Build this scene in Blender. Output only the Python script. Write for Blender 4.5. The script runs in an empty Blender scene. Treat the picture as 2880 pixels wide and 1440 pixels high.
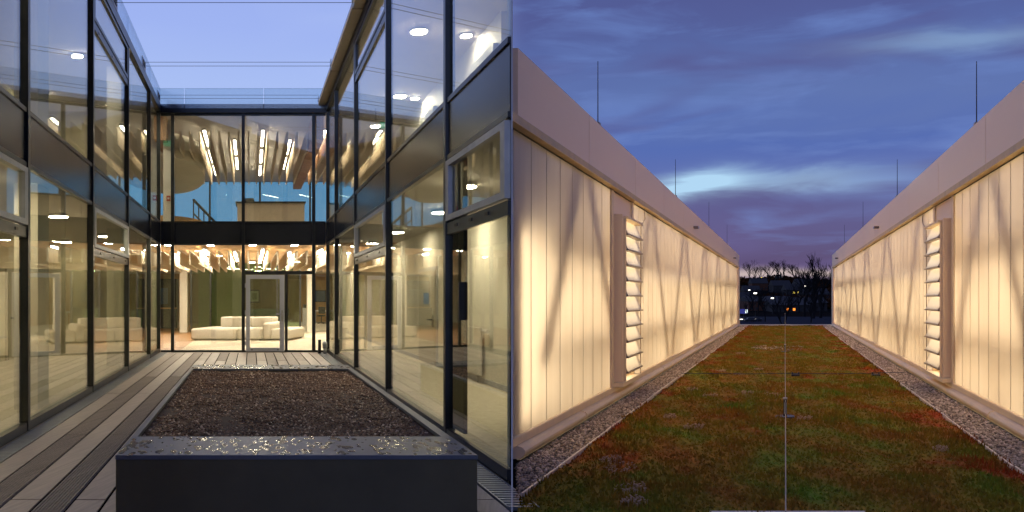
import bpy, bmesh, math, random
import numpy as np
from mathutils import Vector, noise as mnoise
random.seed(7); rng = np.random.default_rng(11)
S = bpy.context.scene
C = S.collection

# ------------------------------------------------------------------ camera
cam = bpy.data.cameras.new('camera'); co = bpy.data.objects.new('camera', cam); C.objects.link(co)
co.location = (0, 0, 1.5); co.rotation_euler = (math.radians(90), 0, 0)
cam.sensor_width = 36; cam.lens = 28.8; cam.shift_y = 0.0411
cam.clip_start = 0.05; cam.clip_end = 8000
S.camera = co

# ------------------------------------------------------------------ view, sampling
S.view_settings.view_transform = 'Standard'; S.view_settings.look = 'None'
S.view_settings.exposure = 0.0; S.view_settings.gamma = 1.0
S.render.engine = 'CYCLES'
cy = S.cycles
cy.use_denoising = True; cy.denoising_prefilter = 'ACCURATE'
cy.use_adaptive_sampling = False; cy.blur_glossy = .3
try: cy.denoiser = 'OPENIMAGEDENOISE'
except Exception: pass
cy.max_bounces = 9; cy.diffuse_bounces = 4; cy.glossy_bounces = 5; cy.transmission_bounces = 6
cy.transparent_max_bounces = 40; cy.sample_clamp_indirect = 3.0
cy.caustics_reflective = False; cy.caustics_refractive = False

# ------------------------------------------------------------------ node helpers
def N(nt, typ, **kw):
    n = nt.nodes.new(typ)
    for k, v in kw.items():
        if k == 'ins':
            for a, b in v.items(): n.inputs[a].default_value = b
        else: setattr(n, k, v)
    return n
def M(nt, op, a, b=None, c=None, clamp=False):
    n = nt.nodes.new('ShaderNodeMath'); n.operation = op; n.use_clamp = clamp
    for i, v in enumerate((a, b, c)):
        if v is None: continue
        if isinstance(v, (int, float)): n.inputs[i].default_value = v
        else: nt.links.new(v, n.inputs[i])
    return n.outputs[0]
def mixc(nt, f, a, b):
    n = nt.nodes.new('ShaderNodeMix'); n.data_type = 'RGBA'; n.clamp_factor = True
    for i, v in ((0, f), (6, a), (7, b)):
        if isinstance(v, (int, float)): n.inputs[i].default_value = v
        elif isinstance(v, (tuple, list)): n.inputs[i].default_value = (*v[:3], 1)
        else: nt.links.new(v, n.inputs[i])
    return n.outputs[2]
def ramp(nt, fac, stops):
    n = nt.nodes.new('ShaderNodeValToRGB'); e = n.color_ramp.elements
    while len(e) < len(stops): e.new(0.5)
    for i, (p, c) in enumerate(stops): e[i].position = p; e[i].color = (*c, 1)
    nt.links.new(fac, n.inputs[0]); return n.outputs[0]
def lin(r, g, b):
    f = lambda v: (v/255/12.92) if v/255 <= .04045 else ((v/255+.055)/1.055)**2.4
    return (f(r), f(g), f(b))

# ------------------------------------------------------------------ world: dusk sky with torn cloud
W = bpy.data.worlds.new('World'); S.world = W; W.use_nodes = True
nt = W.node_tree; nt.nodes.clear()
tc = N(nt, 'ShaderNodeTexCoord')
nrm = N(nt, 'ShaderNodeVectorMath', operation='NORMALIZE'); nt.links.new(tc.outputs['Generated'], nrm.inputs[0])
sep = N(nt, 'ShaderNodeSeparateXYZ'); nt.links.new(nrm.outputs[0], sep.inputs[0])
sx, sy, sz = sep.outputs
hlen = M(nt, 'SQRT', M(nt, 'ADD', M(nt, 'MULTIPLY', sx, sx), M(nt, 'MULTIPLY', sy, sy)))
elev = M(nt, 'DIVIDE', sz, M(nt, 'MAXIMUM', hlen, 0.02))          # slope of the view ray
azim = M(nt, 'ARCTAN2', sx, sy)                                   # 0 straight ahead, + to the right
def cloudnoise(su, sv, detail, off, dist=0.6, rough=.55):
    cx = N(nt, 'ShaderNodeCombineXYZ')
    nt.links.new(M(nt, 'MULTIPLY', azim, su), cx.inputs[0]); nt.links.new(M(nt, 'MULTIPLY', elev, sv), cx.inputs[1])
    cx.inputs[2].default_value = off
    n = N(nt, 'ShaderNodeTexNoise', ins={'Scale': 1.0, 'Detail': detail, 'Roughness': rough, 'Distortion': dist})
    nt.links.new(cx.outputs[0], n.inputs['Vector']); return n.outputs['Fac']
n1 = cloudnoise(3.6, 13.0, 3, 3.1, .5, .5); n2 = cloudnoise(5.5, 27, 5, 9.4, .5, .55)
# overcast side (right): elevation bands, broken by noise
ew = M(nt, 'ADD', elev, M(nt, 'MULTIPLY', M(nt, 'SUBTRACT', n1, .5), .10))
band = ramp(nt, M(nt, 'MULTIPLY', ew, 2.2, clamp=True), [
    (0.00, lin(84, 82, 136)), (0.10, lin(74, 74, 126)), (0.17, lin(86, 85, 144)), (0.26, lin(84, 86, 148)),
    (0.33, lin(86, 108, 180)), (0.42, lin(78, 106, 182)), (0.52, lin(92, 116, 180)), (0.66, lin(84, 102, 166)), (0.78, lin(80, 90, 152)), (1.0, lin(78, 94, 156))])
dusky = mixc(nt, M(nt, 'MULTIPLY', M(nt, 'SUBTRACT', n2, .49), 3.6, clamp=True), band, lin(106, 134, 202))
dusky = mixc(nt, M(nt, 'MULTIPLY', M(nt, 'SUBTRACT', .46, n1), 5.0, clamp=True), dusky, lin(82, 84, 144))
# the tear in the cloud where the last daylight comes through
def blob(u0, v0, wu, wv, slope):
    du = M(nt, 'SUBTRACT', azim, u0)
    vv = M(nt, 'ADD', M(nt, 'SUBTRACT', elev, v0), M(nt, 'MULTIPLY', M(nt, 'SUBTRACT', n2, .5), .045))
    dv = M(nt, 'SUBTRACT', vv, M(nt, 'MULTIPLY', du, slope))
    q = M(nt, 'ADD', M(nt, 'POWER', M(nt, 'ABSOLUTE', M(nt, 'DIVIDE', du, wu)), 2.0), M(nt, 'POWER', M(nt, 'ABSOLUTE', M(nt, 'DIVIDE', dv, wv)), 2.0))
    return M(nt, 'EXPONENT', M(nt, 'MULTIPLY', q, -1.0))
tear = M(nt, 'ADD', M(nt, 'ADD', M(nt, 'MULTIPLY', blob(.216, .130, .055, .0125, .14), 1.3), M(nt, 'MULTIPLY', blob(.325, .136, .12, .010, .02), .42)), M(nt, 'MULTIPLY', blob(.50, .275, .10, .010, -.05), .30), clamp=True)
dusky = mixc(nt, .10, dusky, (.01, .012, .03))
dusky = mixc(nt, tear, dusky, lin(172, 212, 242))
# thin clear slit along the horizon
slit = M(nt, 'MULTIPLY', M(nt, 'EXPONENT', M(nt, 'MULTIPLY', M(nt, 'POWER', M(nt, 'ABSOLUTE', M(nt, 'DIVIDE', M(nt, 'SUBTRACT', M(nt, 'ADD', elev, M(nt, 'MULTIPLY', M(nt, 'SUBTRACT', n2, .5), .022)), .0265), .0055)), 2.0), -1.0)), .85)
dusky = mixc(nt, slit, dusky, lin(206, 190, 186))
# clear twilight side (left)
clear = ramp(nt, M(nt, 'MULTIPLY', elev, 1.6, clamp=True), [(0.0, lin(182, 204, 240)), (.30, lin(174, 197, 243)), (.50, lin(157, 178, 240)), (1.0, lin(138, 154, 226))])
clear = mixc(nt, M(nt, 'MULTIPLY', M(nt, 'SUBTRACT', n1, .45), 1.2, clamp=True), clear, lin(176, 195, 243))
side = M(nt, 'DIVIDE', M(nt, 'ADD', sx, .09), .11, clamp=True)
side = M(nt, 'MULTIPLY', M(nt, 'MULTIPLY', side, side), M(nt, 'SUBTRACT', 3.0, M(nt, 'MULTIPLY', side, 2.0)))
sky = mixc(nt, side, clear, dusky)
sky = mixc(nt, M(nt, 'MULTIPLY', sz, -30.0, clamp=True), sky, (.01, .011, .016))
nish = N(nt, 'ShaderNodeTexSky', sky_type='NISHITA', sun_disc=False, sun_elevation=math.radians(-2.0), sun_rotation=math.radians(18))
bg1 = N(nt, 'ShaderNodeBackground', ins={'Strength': 1.0}); nt.links.new(sky, bg1.inputs[0])
bg2 = N(nt, 'ShaderNodeBackground', ins={'Strength': 0.05}); nt.links.new(nish.outputs[0], bg2.inputs[0])
ad = N(nt, 'ShaderNodeAddShader'); nt.links.new(bg1.outputs[0], ad.inputs[0]); nt.links.new(bg2.outputs[0], ad.inputs[1])
out = N(nt, 'ShaderNodeOutputWorld'); nt.links.new(ad.outputs[0], out.inputs[0])

# last glow of the sun that has gone behind the hill: very weak, very soft
sl = bpy.data.lights.new('sun', 'SUN'); so = bpy.data.objects.new('sun', sl); C.objects.link(so)
sl.energy = 0.04; sl.angle = math.radians(40); sl.color = (.8, .85, 1)
so.rotation_euler = (math.radians(60), 0, math.radians(-18 + 180)); so.location = (0, -5, 30)

# ------------------------------------------------------------------ materials
MATS = {}
def mat(name, col, rough=.5, metal=0, var=0.0, vscale=4.0, bump=0.0, bscale=40.0, stretch=(1, 1, 1), col2=None, spec=.5, coat=0):
    m = bpy.data.materials.new(name); m.use_nodes = True; t = m.node_tree; p = t.nodes['Principled BSDF']
    p.inputs['Base Color'].default_value = (*col, 1); p.inputs['Roughness'].default_value = rough; p.inputs['Metallic'].default_value = metal
    p.inputs['Specular IOR Level'].default_value = spec; p.inputs['Coat Weight'].default_value = coat
    g = N(t, 'ShaderNodeNewGeometry')
    mp = N(t, 'ShaderNodeMapping'); mp.inputs['Scale'].default_value = stretch; t.links.new(g.outputs['Position'], mp.inputs[0])
    if var or col2:
        n = N(t, 'ShaderNodeTexNoise', ins={'Scale': vscale, 'Detail': 6, 'Roughness': .6}); t.links.new(mp.outputs[0], n.inputs['Vector'])
        c2 = col2 or tuple(min(1, c*(1+var)) for c in col); c1 = col if col2 else tuple(c*(1-var) for c in col)
        f = M(t, 'MULTIPLY', M(t, 'SUBTRACT', n.outputs['Fac'], .33), 3.0, clamp=True)
        t.links.new(mixc(t, f, c1, c2), p.inputs['Base Color'])
        t.links.new(M(t, 'ADD', rough-.06, M(t, 'MULTIPLY', n.outputs['Fac'], .12)), p.inputs['Roughness'])
    if bump:
        n = N(t, 'ShaderNodeTexNoise', ins={'Scale': bscale, 'Detail': 4}); t.links.new(mp.outputs[0], n.inputs['Vector'])
        b = N(t, 'ShaderNodeBump', ins={'Strength': bump, 'Distance': .01}); t.links.new(n.outputs['Fac'], b.inputs['Height']); t.links.new(b.outputs[0], p.inputs['Normal'])
    MATS[name] = m; return m
def emit(name, col, st):
    m = bpy.data.materials.new(name); m.use_nodes = True; t = m.node_tree; t.nodes.clear()
    e = N(t, 'ShaderNodeEmission', ins={'Color': (*col, 1), 'Strength': st}); o = N(t, 'ShaderNodeOutputMaterial'); t.links.new(e.outputs[0], o.inputs[0])
    try: m.cycles.emission_sampling = 'FRONT' if 'glow' in name else 'NONE'
    except Exception: pass
    MATS[name] = m; return m
def glass(name, tint, r0=.02, k=.5, power=5.0, rough=0.0, wob=.0):
    m = bpy.data.materials.new(name); m.use_nodes = True; t = m.node_tree; t.nodes.clear()
    tr = N(t, 'ShaderNodeBsdfTransparent', ins={'Color': (*tint, 1)}); gl = N(t, 'ShaderNodeBsdfGlossy', ins={'Roughness': rough, 'Color': (.92, .95, 1, 1)})
    if wob:
        g = N(t, 'ShaderNodeNewGeometry'); n = N(t, 'ShaderNodeTexNoise', ins={'Scale': .9, 'Detail': 1}); t.links.new(g.outputs['Position'], n.inputs['Vector'])
        b = N(t, 'ShaderNodeBump', ins={'Strength': wob, 'Distance': .02}); t.links.new(n.outputs['Fac'], b.inputs['Height']); t.links.new(b.outputs[0], gl.inputs['Normal'])
    lw = N(t, 'ShaderNodeLayerWeight', ins={'Blend': .5})
    f = M(t, 'ADD', r0, M(t, 'MULTIPLY', M(t, 'POWER', lw.outputs['Facing'], power), k), clamp=True)
    mx = N(t, 'ShaderNodeMixShader'); t.links.new(f, mx.inputs[0]); t.links.new(tr.outputs[0], mx.inputs[1]); t.links.new(gl.outputs[0], mx.inputs[2])
    o = N(t, 'ShaderNodeOutputMaterial'); t.links.new(mx.outputs[0], o.inputs[0]); MATS[name] = m; return m
def polycarb(name):
    m = bpy.data.materials.new(name); m.use_nodes = True; t = m.node_tree; t.nodes.clear()
    tl = N(t, 'ShaderNodeBsdfTranslucent', ins={'Color': (.80, .70, .58, 1)}); df = N(t, 'ShaderNodeBsdfDiffuse', ins={'Color': (.75, .74, .72, 1)})
    a = N(t, 'ShaderNodeMixShader', ins={0: .30}); t.links.new(tl.outputs[0], a.inputs[1]); t.links.new(df.outputs[0], a.inputs[2])
    g = N(t, 'ShaderNodeNewGeometry')
    # faint vertical ribs of the multi-wall sheet, streaky across the height
    mp = N(t, 'ShaderNodeMapping'); mp.inputs['Scale'].default_value = (9, 9, .25); t.links.new(g.outputs['Position'], mp.inputs[0])
    n = N(t, 'ShaderNodeTexNoise', ins={'Scale': 1.0, 'Detail': 3}); t.links.new(mp.outputs[0], n.inputs['Vector'])
    n3 = N(t, 'ShaderNodeTexNoise', ins={'Scale': .55, 'Detail': 4, 'Roughness': .6}); t.links.new(g.outputs['Position'], n3.inputs['Vector'])
    f3 = M(t, 'ADD', M(t, 'MULTIPLY', n.outputs['Fac'], .5), M(t, 'MULTIPLY', n3.outputs['Fac'], .6))
    base = mixc(t, f3, (.66, .59, .48), (.90, .86, .79))
    t.links.new(mixc(t, M(t, 'MULTIPLY', g.outputs['Random Per Island'], .10), base, (.70, .60, .46)), tl.inputs['Color'])
    gl = N(t, 'ShaderNodeBsdfGlossy', ins={'Roughness': .13, 'Color': (1, 1, 1, 1)})
    b = N(t, 'ShaderNodeBump', ins={'Strength': .25, 'Distance': .01}); t.links.new(n.outputs['Fac'], b.inputs['Height']); t.links.new(b.outputs[0], gl.inputs['Normal'])
    lw = N(t, 'ShaderNodeLayerWeight', ins={'Blend': .5})
    f = M(t, 'ADD', .02, M(t, 'MULTIPLY', M(t, 'POWER', lw.outputs['Facing'], 5.0), .42), clamp=True)
    mx = N(t, 'ShaderNodeMixShader'); t.links.new(f, mx.inputs[0]); t.links.new(a.outputs[0], mx.inputs[1]); t.links.new(gl.outputs[0], mx.inputs[2])
    o = N(t, 'ShaderNodeOutputMaterial'); t.links.new(mx.outputs[0], o.inputs[0]); MATS[name] = m; return m

WARM = (1.0, .74, .40)
mat('dark_metal', (.022, .026, .034), .32, .3, .25, 3, spec=.6)
mat('spandrel', (.024, .027, .036), .24, .0, .2, 1.2, bump=.04, bscale=1.5, spec=.45)
mat('silver', (.50, .52, .56), .4, .3, .1, 6)
mat('white_paint', (.78, .77, .76), .55, 0, .05, 3)
mat('plaster', (.82, .78, .68), .85, 0, .06, 1.5, bump=.08, bscale=60)
mat('inner_wall', (.44, .41, .30), .85, 0, .08, 1.2)
mat('ceiling_paint', (.74, .70, .66), .8, 0, .04, 2)
mat('carpet', (.68, .61, .49), .95, 0, .12, 9, bump=.3, bscale=220)
mat('wood_floor', (.36, .18, .07), .4, 0, .25, 5, stretch=(3, .3, 1))
mat('timber', (.42, .22, .08), .5, 0, .25, 4, stretch=(6, .4, 6))
mat('ochre_wood', (.46, .26, .09), .6, 0, .3, 3, stretch=(1, 1, .3))
mat('baffle', (.78, .68, .55), .7, 0, .08, 4)
mat('cassette', (.32, .28, .24), .35, .3, .08, 3)
mat('parapet', (.60, .68, .76), .22, .15, .05, 2, spec=.6)

mat('upholstery', (.86, .81, .70), .9, 0, .05, 14, bump=.25, bscale=140)
mat('dark_cloth', (.10, .11, .09), .9, 0, .2, 9)
mat('blue_cloth', (.05, .09, .16), .9, 0, .2, 9)
mat('board_smooth', (.355, .29, .265), .45, 0, .20, 3.0, bump=.15, bscale=30, stretch=(10, .6, 6))
mat('board_grooved', (.265, .215, .195), .6, 0, .30, 3.0, bump=.5, bscale=30, stretch=(14, .35, 6))
mat('board_far', (.29, .23, .205), .5, 0, .35, 3.0, bump=.2, bscale=30, stretch=(10, .6, 6))
mat('joist', (.008, .007, .006), 1, spec=0)
mat('grate', (.34, .36, .40), .4, .7, .1, 12)
mat('planter_side', (.115, .098, .058), .65, 0, .12, 2.0, spec=.3)
mat('planter_rim', (.12, .13, .16), .40, 0, .15, 3, spec=.3)
mat('soil', (.06, .034, .024), .9, 0, .5, 30, bump=.6, bscale=80)
mat('cable', (.05, .05, .07), .4, .6)
mat('steel', (.5, .5, .5), .3, .9, .1, 10)
mat('door_paint', (.62, .64, .72), .4, 0, .05, 3)
mat('inner_door', (.48, .44, .36), .5, 0, .06, 2)
mat('black', (.012, .012, .014), .5)
mat('red', (.45, .03, .03), .4)
mat('sign_blue', (.05, .16, .38), .4)
mat('radiator', (.78, .75, .68), .4)
mat('hall_fascia', (.97, .75, .50), .34, 0, .0, 1.0, spec=.16, coat=.06)
mat('hall_rail', (.62, .44, .20), .45, .2, .12, 5)
mat('hall_trim', (.87, .69, .45), .5, 0, .06, 3)
mat('joint', (.16, .11, .07), .6)
mat('hall_inside', (.7, .66, .6), .9)
mat('strut', (.74, .60, .42), .7, 0, .2, 6)
mat('roof_felt', (.05, .045, .04), .9, 0, .3, 6)
mat('edge_strip', (.82, .70, .58), .45, .2, .1, 9)
mat('cable_grey', (.36, .32, .28), .5, .2)
mat('gap_shade', (.006, .006, .006), 1, spec=0)
mat('flower', (.50, .33, .21), .9, 0, .3, 30)
mat('bark', (.012, .011, .012), .95, 0, .3, 8, spec=.1)
mat('dead_leaf', (.035, .014, .006), 1, 0, .4, .3, spec=0)
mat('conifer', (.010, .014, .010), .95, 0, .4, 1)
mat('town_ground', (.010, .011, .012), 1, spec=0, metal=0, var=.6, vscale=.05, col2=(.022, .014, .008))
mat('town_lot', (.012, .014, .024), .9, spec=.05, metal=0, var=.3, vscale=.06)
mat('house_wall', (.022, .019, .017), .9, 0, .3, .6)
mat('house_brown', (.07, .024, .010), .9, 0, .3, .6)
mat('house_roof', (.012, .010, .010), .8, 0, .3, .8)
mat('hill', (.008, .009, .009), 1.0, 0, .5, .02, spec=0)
emit('strip_glow', (1.0, .86, .62), 30)
emit('strip_glow_low', (1.0, .87, .66), 115)
emit('disc_glow_soft', (1.0, .85, .58), 95)
emit('disc_glow', (1.0, .87, .65), 240)
emit('hall_glow', (1.0, .82, .585), 9.6)
emit('hall_glow_dim', (1.0, .82, .585), 5.0)
emit('hall_glow_full', (1.0, .82, .585), 11.6)
emit('exit_green', (.05, .62, .30), .9)
emit('exit_white', (.85, 1.0, .9), 1.6)
emit('lit_window', (1.0, .74, .36), 2.2)
emit('lit_white', (1.0, .93, .8), 4.0)
emit('lit_orange', (1.0, .25, .03), 2.2)
emit('lit_yellow', (1.0, .75, .12), 1.6)
emit('lit_blue', (.05, .06, .30), .7)
glass('glass_side', (.935, .945, .875), .03, .95, 5.0, wob=.004)
glass('glass_front', (.95, .965, .955), .14, .5, 5.0)
glass('glass_rail', (.80, .87, .90), .22, .4, 4.0, rough=.25)
glass('glass_green', (.60, .74, .52), .07, .5, 4.0)
glass('glass_teal', (.55, .80, .86), .06, .5, 5.0)
polycarb('polycarbonate')
def moss_mat():
    m = bpy.data.materials.new('sedum'); m.use_nodes = True; t = m.node_tree; p = t.nodes['Principled BSDF']
    g = N(t, 'ShaderNodeNewGeometry')
    mp = N(t, 'ShaderNodeMapping'); mp.inputs['Scale'].default_value = (1.0, .55, 1); t.links.new(g.outputs['Position'], mp.inputs[0])
    def nz(s, d, o=0.0):
        n = N(t, 'ShaderNodeTexNoise', noise_dimensions='4D', ins={'Scale': s, 'Detail': d, 'Roughness': .62, 'W': o}); t.links.new(mp.outputs[0], n.inputs['Vector']); return n.outputs['Fac']
    a = ramp(t, nz(1.5, 7), [(.36, (.33, .125, .020)), (.47, (.30, .165, .018)), (.55, (.24, .19, .018)), (.66, (.15, .23, .018))])
    sp = N(t, 'ShaderNodeSeparateXYZ'); t.links.new(g.outputs['Position'], sp.inputs[0])       # drier, redder towards the gravel strips
    dry = M(t, 'SUBTRACT', M(t, 'ABSOLUTE', M(t, 'SUBTRACT', sp.outputs[0], M(t, 'MULTIPLY', sp.outputs[1], .3334))), 1.25, clamp=True)
    a = mixc(t, M(t, 'MULTIPLY', M(t, 'SUBTRACT', M(t, 'ADD', nz(1.3, 6, 3.7), M(t, 'MULTIPLY', dry, .16)), .575), 7.0, clamp=True), a, (.36, .060, .014))
    a = mixc(t, M(t, 'MULTIPLY', M(t, 'SUBTRACT', nz(26, 3, 1.2), .52), 4.0, clamp=True), a, (.09, .07, .010))
    a = mixc(t, M(t, 'MULTIPLY', M(t, 'SUBTRACT', nz(55, 2, 5.1), .60), 6.0, clamp=True), a, (.36, .25, .07))
    t.links.new(a, p.inputs['Base Color']); p.inputs['Roughness'].default_value = .95; p.inputs['Specular IOR Level'].default_value = .15
    MATS['sedum'] = m
moss_mat()
def stone_mat(name, stops, spec=.4, rough=.7):
    m = bpy.data.materials.new(name); m.use_nodes = True; t = m.node_tree; p = t.nodes['Principled BSDF']
    g = N(t, 'ShaderNodeNewGeometry'); t.links.new(ramp(t, g.outputs['Random Per Island'], stops), p.inputs['Base Color'])
    p.inputs['Roughness'].default_value = rough; p.inputs['Specular IOR Level'].default_value = spec; MATS[name] = m
stone_mat('gravel', [(0, (.16, .11, .07)), (.4, (.42, .31, .21)), (.8, (.64, .50, .35)), (1, (.90, .74, .56))])
stone_mat('granules', [(0, (.06, .028, .014)), (.6, (.16, .078, .040)), (.9, (.29, .16, .09)), (1, (.80, .62, .46))], .4, .5)

# ------------------------------------------------------------------ geometry helpers
SH_L, SH_R = -0.3188, 0.3334          # the two places run off obliquely, one to the left, one to the right
class Frame:
    def __init__(s, sh): s.sh = sh
    def w(s, X, Y, z): return (X + s.sh*Y, Y, z)
FL, FR, FW = Frame(SH_L), Frame(SH_R), Frame(0)
ORG = {}
class MB:
    def __init__(s, fr=FW): s.v = []; s.f = []; s.fr = fr
    def add(s, vs, fs):
        o = len(s.v); s.v += [s.fr.w(*p) for p in vs]; s.f += [tuple(i+o for i in f) for f in fs]; return s
    def box(s, x0, x1, y0, y1, z0, z1):
        return s.add([(x0,y0,z0),(x1,y0,z0),(x1,y1,z0),(x0,y1,z0),(x0,y0,z1),(x1,y0,z1),(x1,y1,z1),(x0,y1,z1)],
              [(0,3,2,1),(4,5,6,7),(0,1,5,4),(1,2,6,5),(2,3,7,6),(3,0,4,7)])
    def prism(s, poly, z0, z1):
        n = len(poly); a = sum(poly[i][0]*poly[(i+1)%n][1]-poly[(i+1)%n][0]*poly[i][1] for i in range(n))
        if a < 0: poly = poly[::-1]
        return s.add([(x,y,z0) for x,y in poly]+[(x,y,z1) for x,y in poly],
            [tuple(range(n-1,-1,-1)), tuple(range(n,2*n))]+[(i,(i+1)%n,n+(i+1)%n,n+i) for i in range(n)])
    def hexa(s, a, b):      # two quads of points, joined
        return s.add(list(a)+list(b), [(3,2,1,0),(4,5,6,7),(0,1,5,4),(1,2,6,5),(2,3,7,6),(3,0,4,7)])
    def tube(s, pts, r, n=6, caps=True):
        pts = [Vector(s.fr.w(*p)) for p in pts]; rs = r if isinstance(r, (list, tuple)) else [r]*len(pts)
        o = len(s.v)
        for i, p in enumerate(pts):
            d = (pts[min(i+1, len(pts)-1)]-pts[max(i-1, 0)]).normalized()
            a = d.cross(Vector((0,0,1)) if abs(d.z) < .9 else Vector((1,0,0))).normalized(); b = d.cross(a)
            for k in range(n):
                t = 2*math.pi*k/n; q = p + (a*math.cos(t)+b*math.sin(t))*rs[i]; s.v.append(tuple(q))
        for i in range(len(pts)-1):
            for k in range(n):
                s.f.append((o+i*n+k, o+i*n+(k+1)%n, o+(i+1)*n+(k+1)%n, o+(i+1)*n+k))
        if caps: s.f.append(tuple(o+k for k in range(n-1,-1,-1))); s.f.append(tuple(o+(len(pts)-1)*n+k for k in range(n)))
        return s
    def disc(s, x, y, z0, z1, r, n=20, ry=None):
        ry = ry or r
        return s.prism([(x+r*math.cos(2*math.pi*k/n), y+ry*math.sin(2*math.pi*k/n)) for k in range(n)], z0, z1)
    def build(s, name, m, parent=None, bevel=0, smooth=False, seg=2):
        org = ORG.get(parent, Vector((0,0,0))) if parent else Vector((0,0,0))
        if parent is None and s.v:
            a = np.array(s.v); org = Vector((float(a[:,0].mean()), float(a[:,1].mean()), float(a[:,2].min())))
        me = bpy.data.meshes.new(name); me.from_pydata([(x-org.x, y-org.y, z-org.z) for x,y,z in s.v], [], s.f)
        me.materials.append(MATS[m]); me.update()
        o = bpy.data.objects.new(name, me); C.objects.link(o)
        if parent: o.parent = parent; ORG[o] = org
        else: o.location = org; ORG[o] = org
        if smooth:
            for p in me.polygons: p.use_smooth = True
        if bevel:
            b = o.modifiers.new('bevel', 'BEVEL'); b.width = bevel; b.segments = seg; b.limit_method = 'ANGLE'
        return o
def box(name, m, parent, fr, *a, **k): return MB(fr).box(*a).build(name, m, parent, **k)
def tag(o, label=None, cat=None, group=None, kind=None):
    if label: o['label'] = label
    if cat: o['category'] = cat
    if group: o['group'] = group
    if kind: o['kind'] = kind
    return o
def thing(name, label, cat, loc=(0,0,0), group=None):
    o = bpy.data.objects.new(name, None); C.objects.link(o); o.location = loc; o.empty_display_size = .2
    ORG[o] = Vector(loc); return tag(o, label, cat, group)
def part_empty(name, parent):
    o = bpy.data.objects.new(name, None); C.objects.link(o); o.parent = parent; ORG[o] = ORG[parent]; return o
def dup(o, off, parent=None):
    c = o.copy(); C.objects.link(c)
    if parent: c.parent = parent
    c.location = Vector(o.location)+Vector(off); return c
def dup_tree(o, off, label=None):
    c = dup(o, off)
    if label: c['label'] = label
    for ch in list(o.children):
        d = ch.copy(); C.objects.link(d); d.parent = c
        for g in list(ch.children): e = g.copy(); C.objects.link(e); e.parent = d
    return c
def np_mesh(name, verts, faces, m, parent=None, kind=None):
    me = bpy.data.meshes.new(name)
    me.vertices.add(len(verts)); me.vertices.foreach_set('co', np.asarray(verts, np.float32).ravel())
    k = faces.shape[1]; me.loops.add(faces.size); me.loops.foreach_set('vertex_index', faces.astype(np.int32).ravel())
    me.polygons.add(len(faces)); me.polygons.foreach_set('loop_start', np.arange(0, faces.size, k, dtype=np.int32))
    me.materials.append(MATS[m]); me.update(calc_edges=True)
    o = bpy.data.objects.new(name, me); C.objects.link(o)
    if parent: o.parent = parent; o.location = -ORG[parent]
    if kind: o['kind'] = kind
    return o
OCT = np.array([(1,0,0),(-1,0,0),(0,1,0),(0,-1,0),(0,0,1),(0,0,-1)], float)
OCTF = np.array([(0,2,4),(2,1,4),(1,3,4),(3,0,4),(2,0,5),(1,2,5),(3,1,5),(0,3,5)])
def pebbles(P, r, flat=.7):
    n = len(P); th = rng.uniform(0, 6.28, n); sc = np.stack([r*rng.uniform(.7,1.3,n), r*rng.uniform(.7,1.3,n), r*flat*rng.uniform(.7,1.2,n)], 1)
    tilt = rng.uniform(-.6, .6, (n,1))
    v = OCT[None]*sc[:,None]*rng.uniform(.8, 1.2, (n,6,1))
    c, s = np.cos(th)[:,None], np.sin(th)[:,None]
    x = v[:,:,0]*c - v[:,:,1]*s; y = v[:,:,0]*s + v[:,:,1]*c; z = v[:,:,2] + x*tilt
    V = np.stack([x,y,z], 2) + P[:,None]
    return V.reshape(-1,3), (OCTF[None]+6*np.arange(n)[:,None,None]).reshape(-1,3)

# =================================================================== LEFT: glazed courtyard
XL, XR, YF, XMAX = -2.548, 2.13, 22.73, -0.04
def wx(X, Y): return X + SH_L*Y
YLM = [22.73, 20.5, 16.84, 13.07, 9.26, 5.4, 1.6]
YRM = [22.73, 20.4, 16.57, 12.69, 8.83, 6.74]
west = thing('office_wing', 'two storey glazed office wing left of the wooden deck with a column inside', 'building', (wx(-5, 12), 12, 0), 'glazed wings around the courtyard')
east = thing('office_wing', 'two storey glazed office wing whose glass wall runs along the right of the planter', 'building', (wx(3, 16), 16, 0), 'glazed wings around the courtyard')
rear = thing('office_wing', 'glazed wing closing the courtyard at the end of the deck with the silver door', 'building', (wx(0, 28), 28, 0), 'glazed wings around the courtyard')

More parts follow.
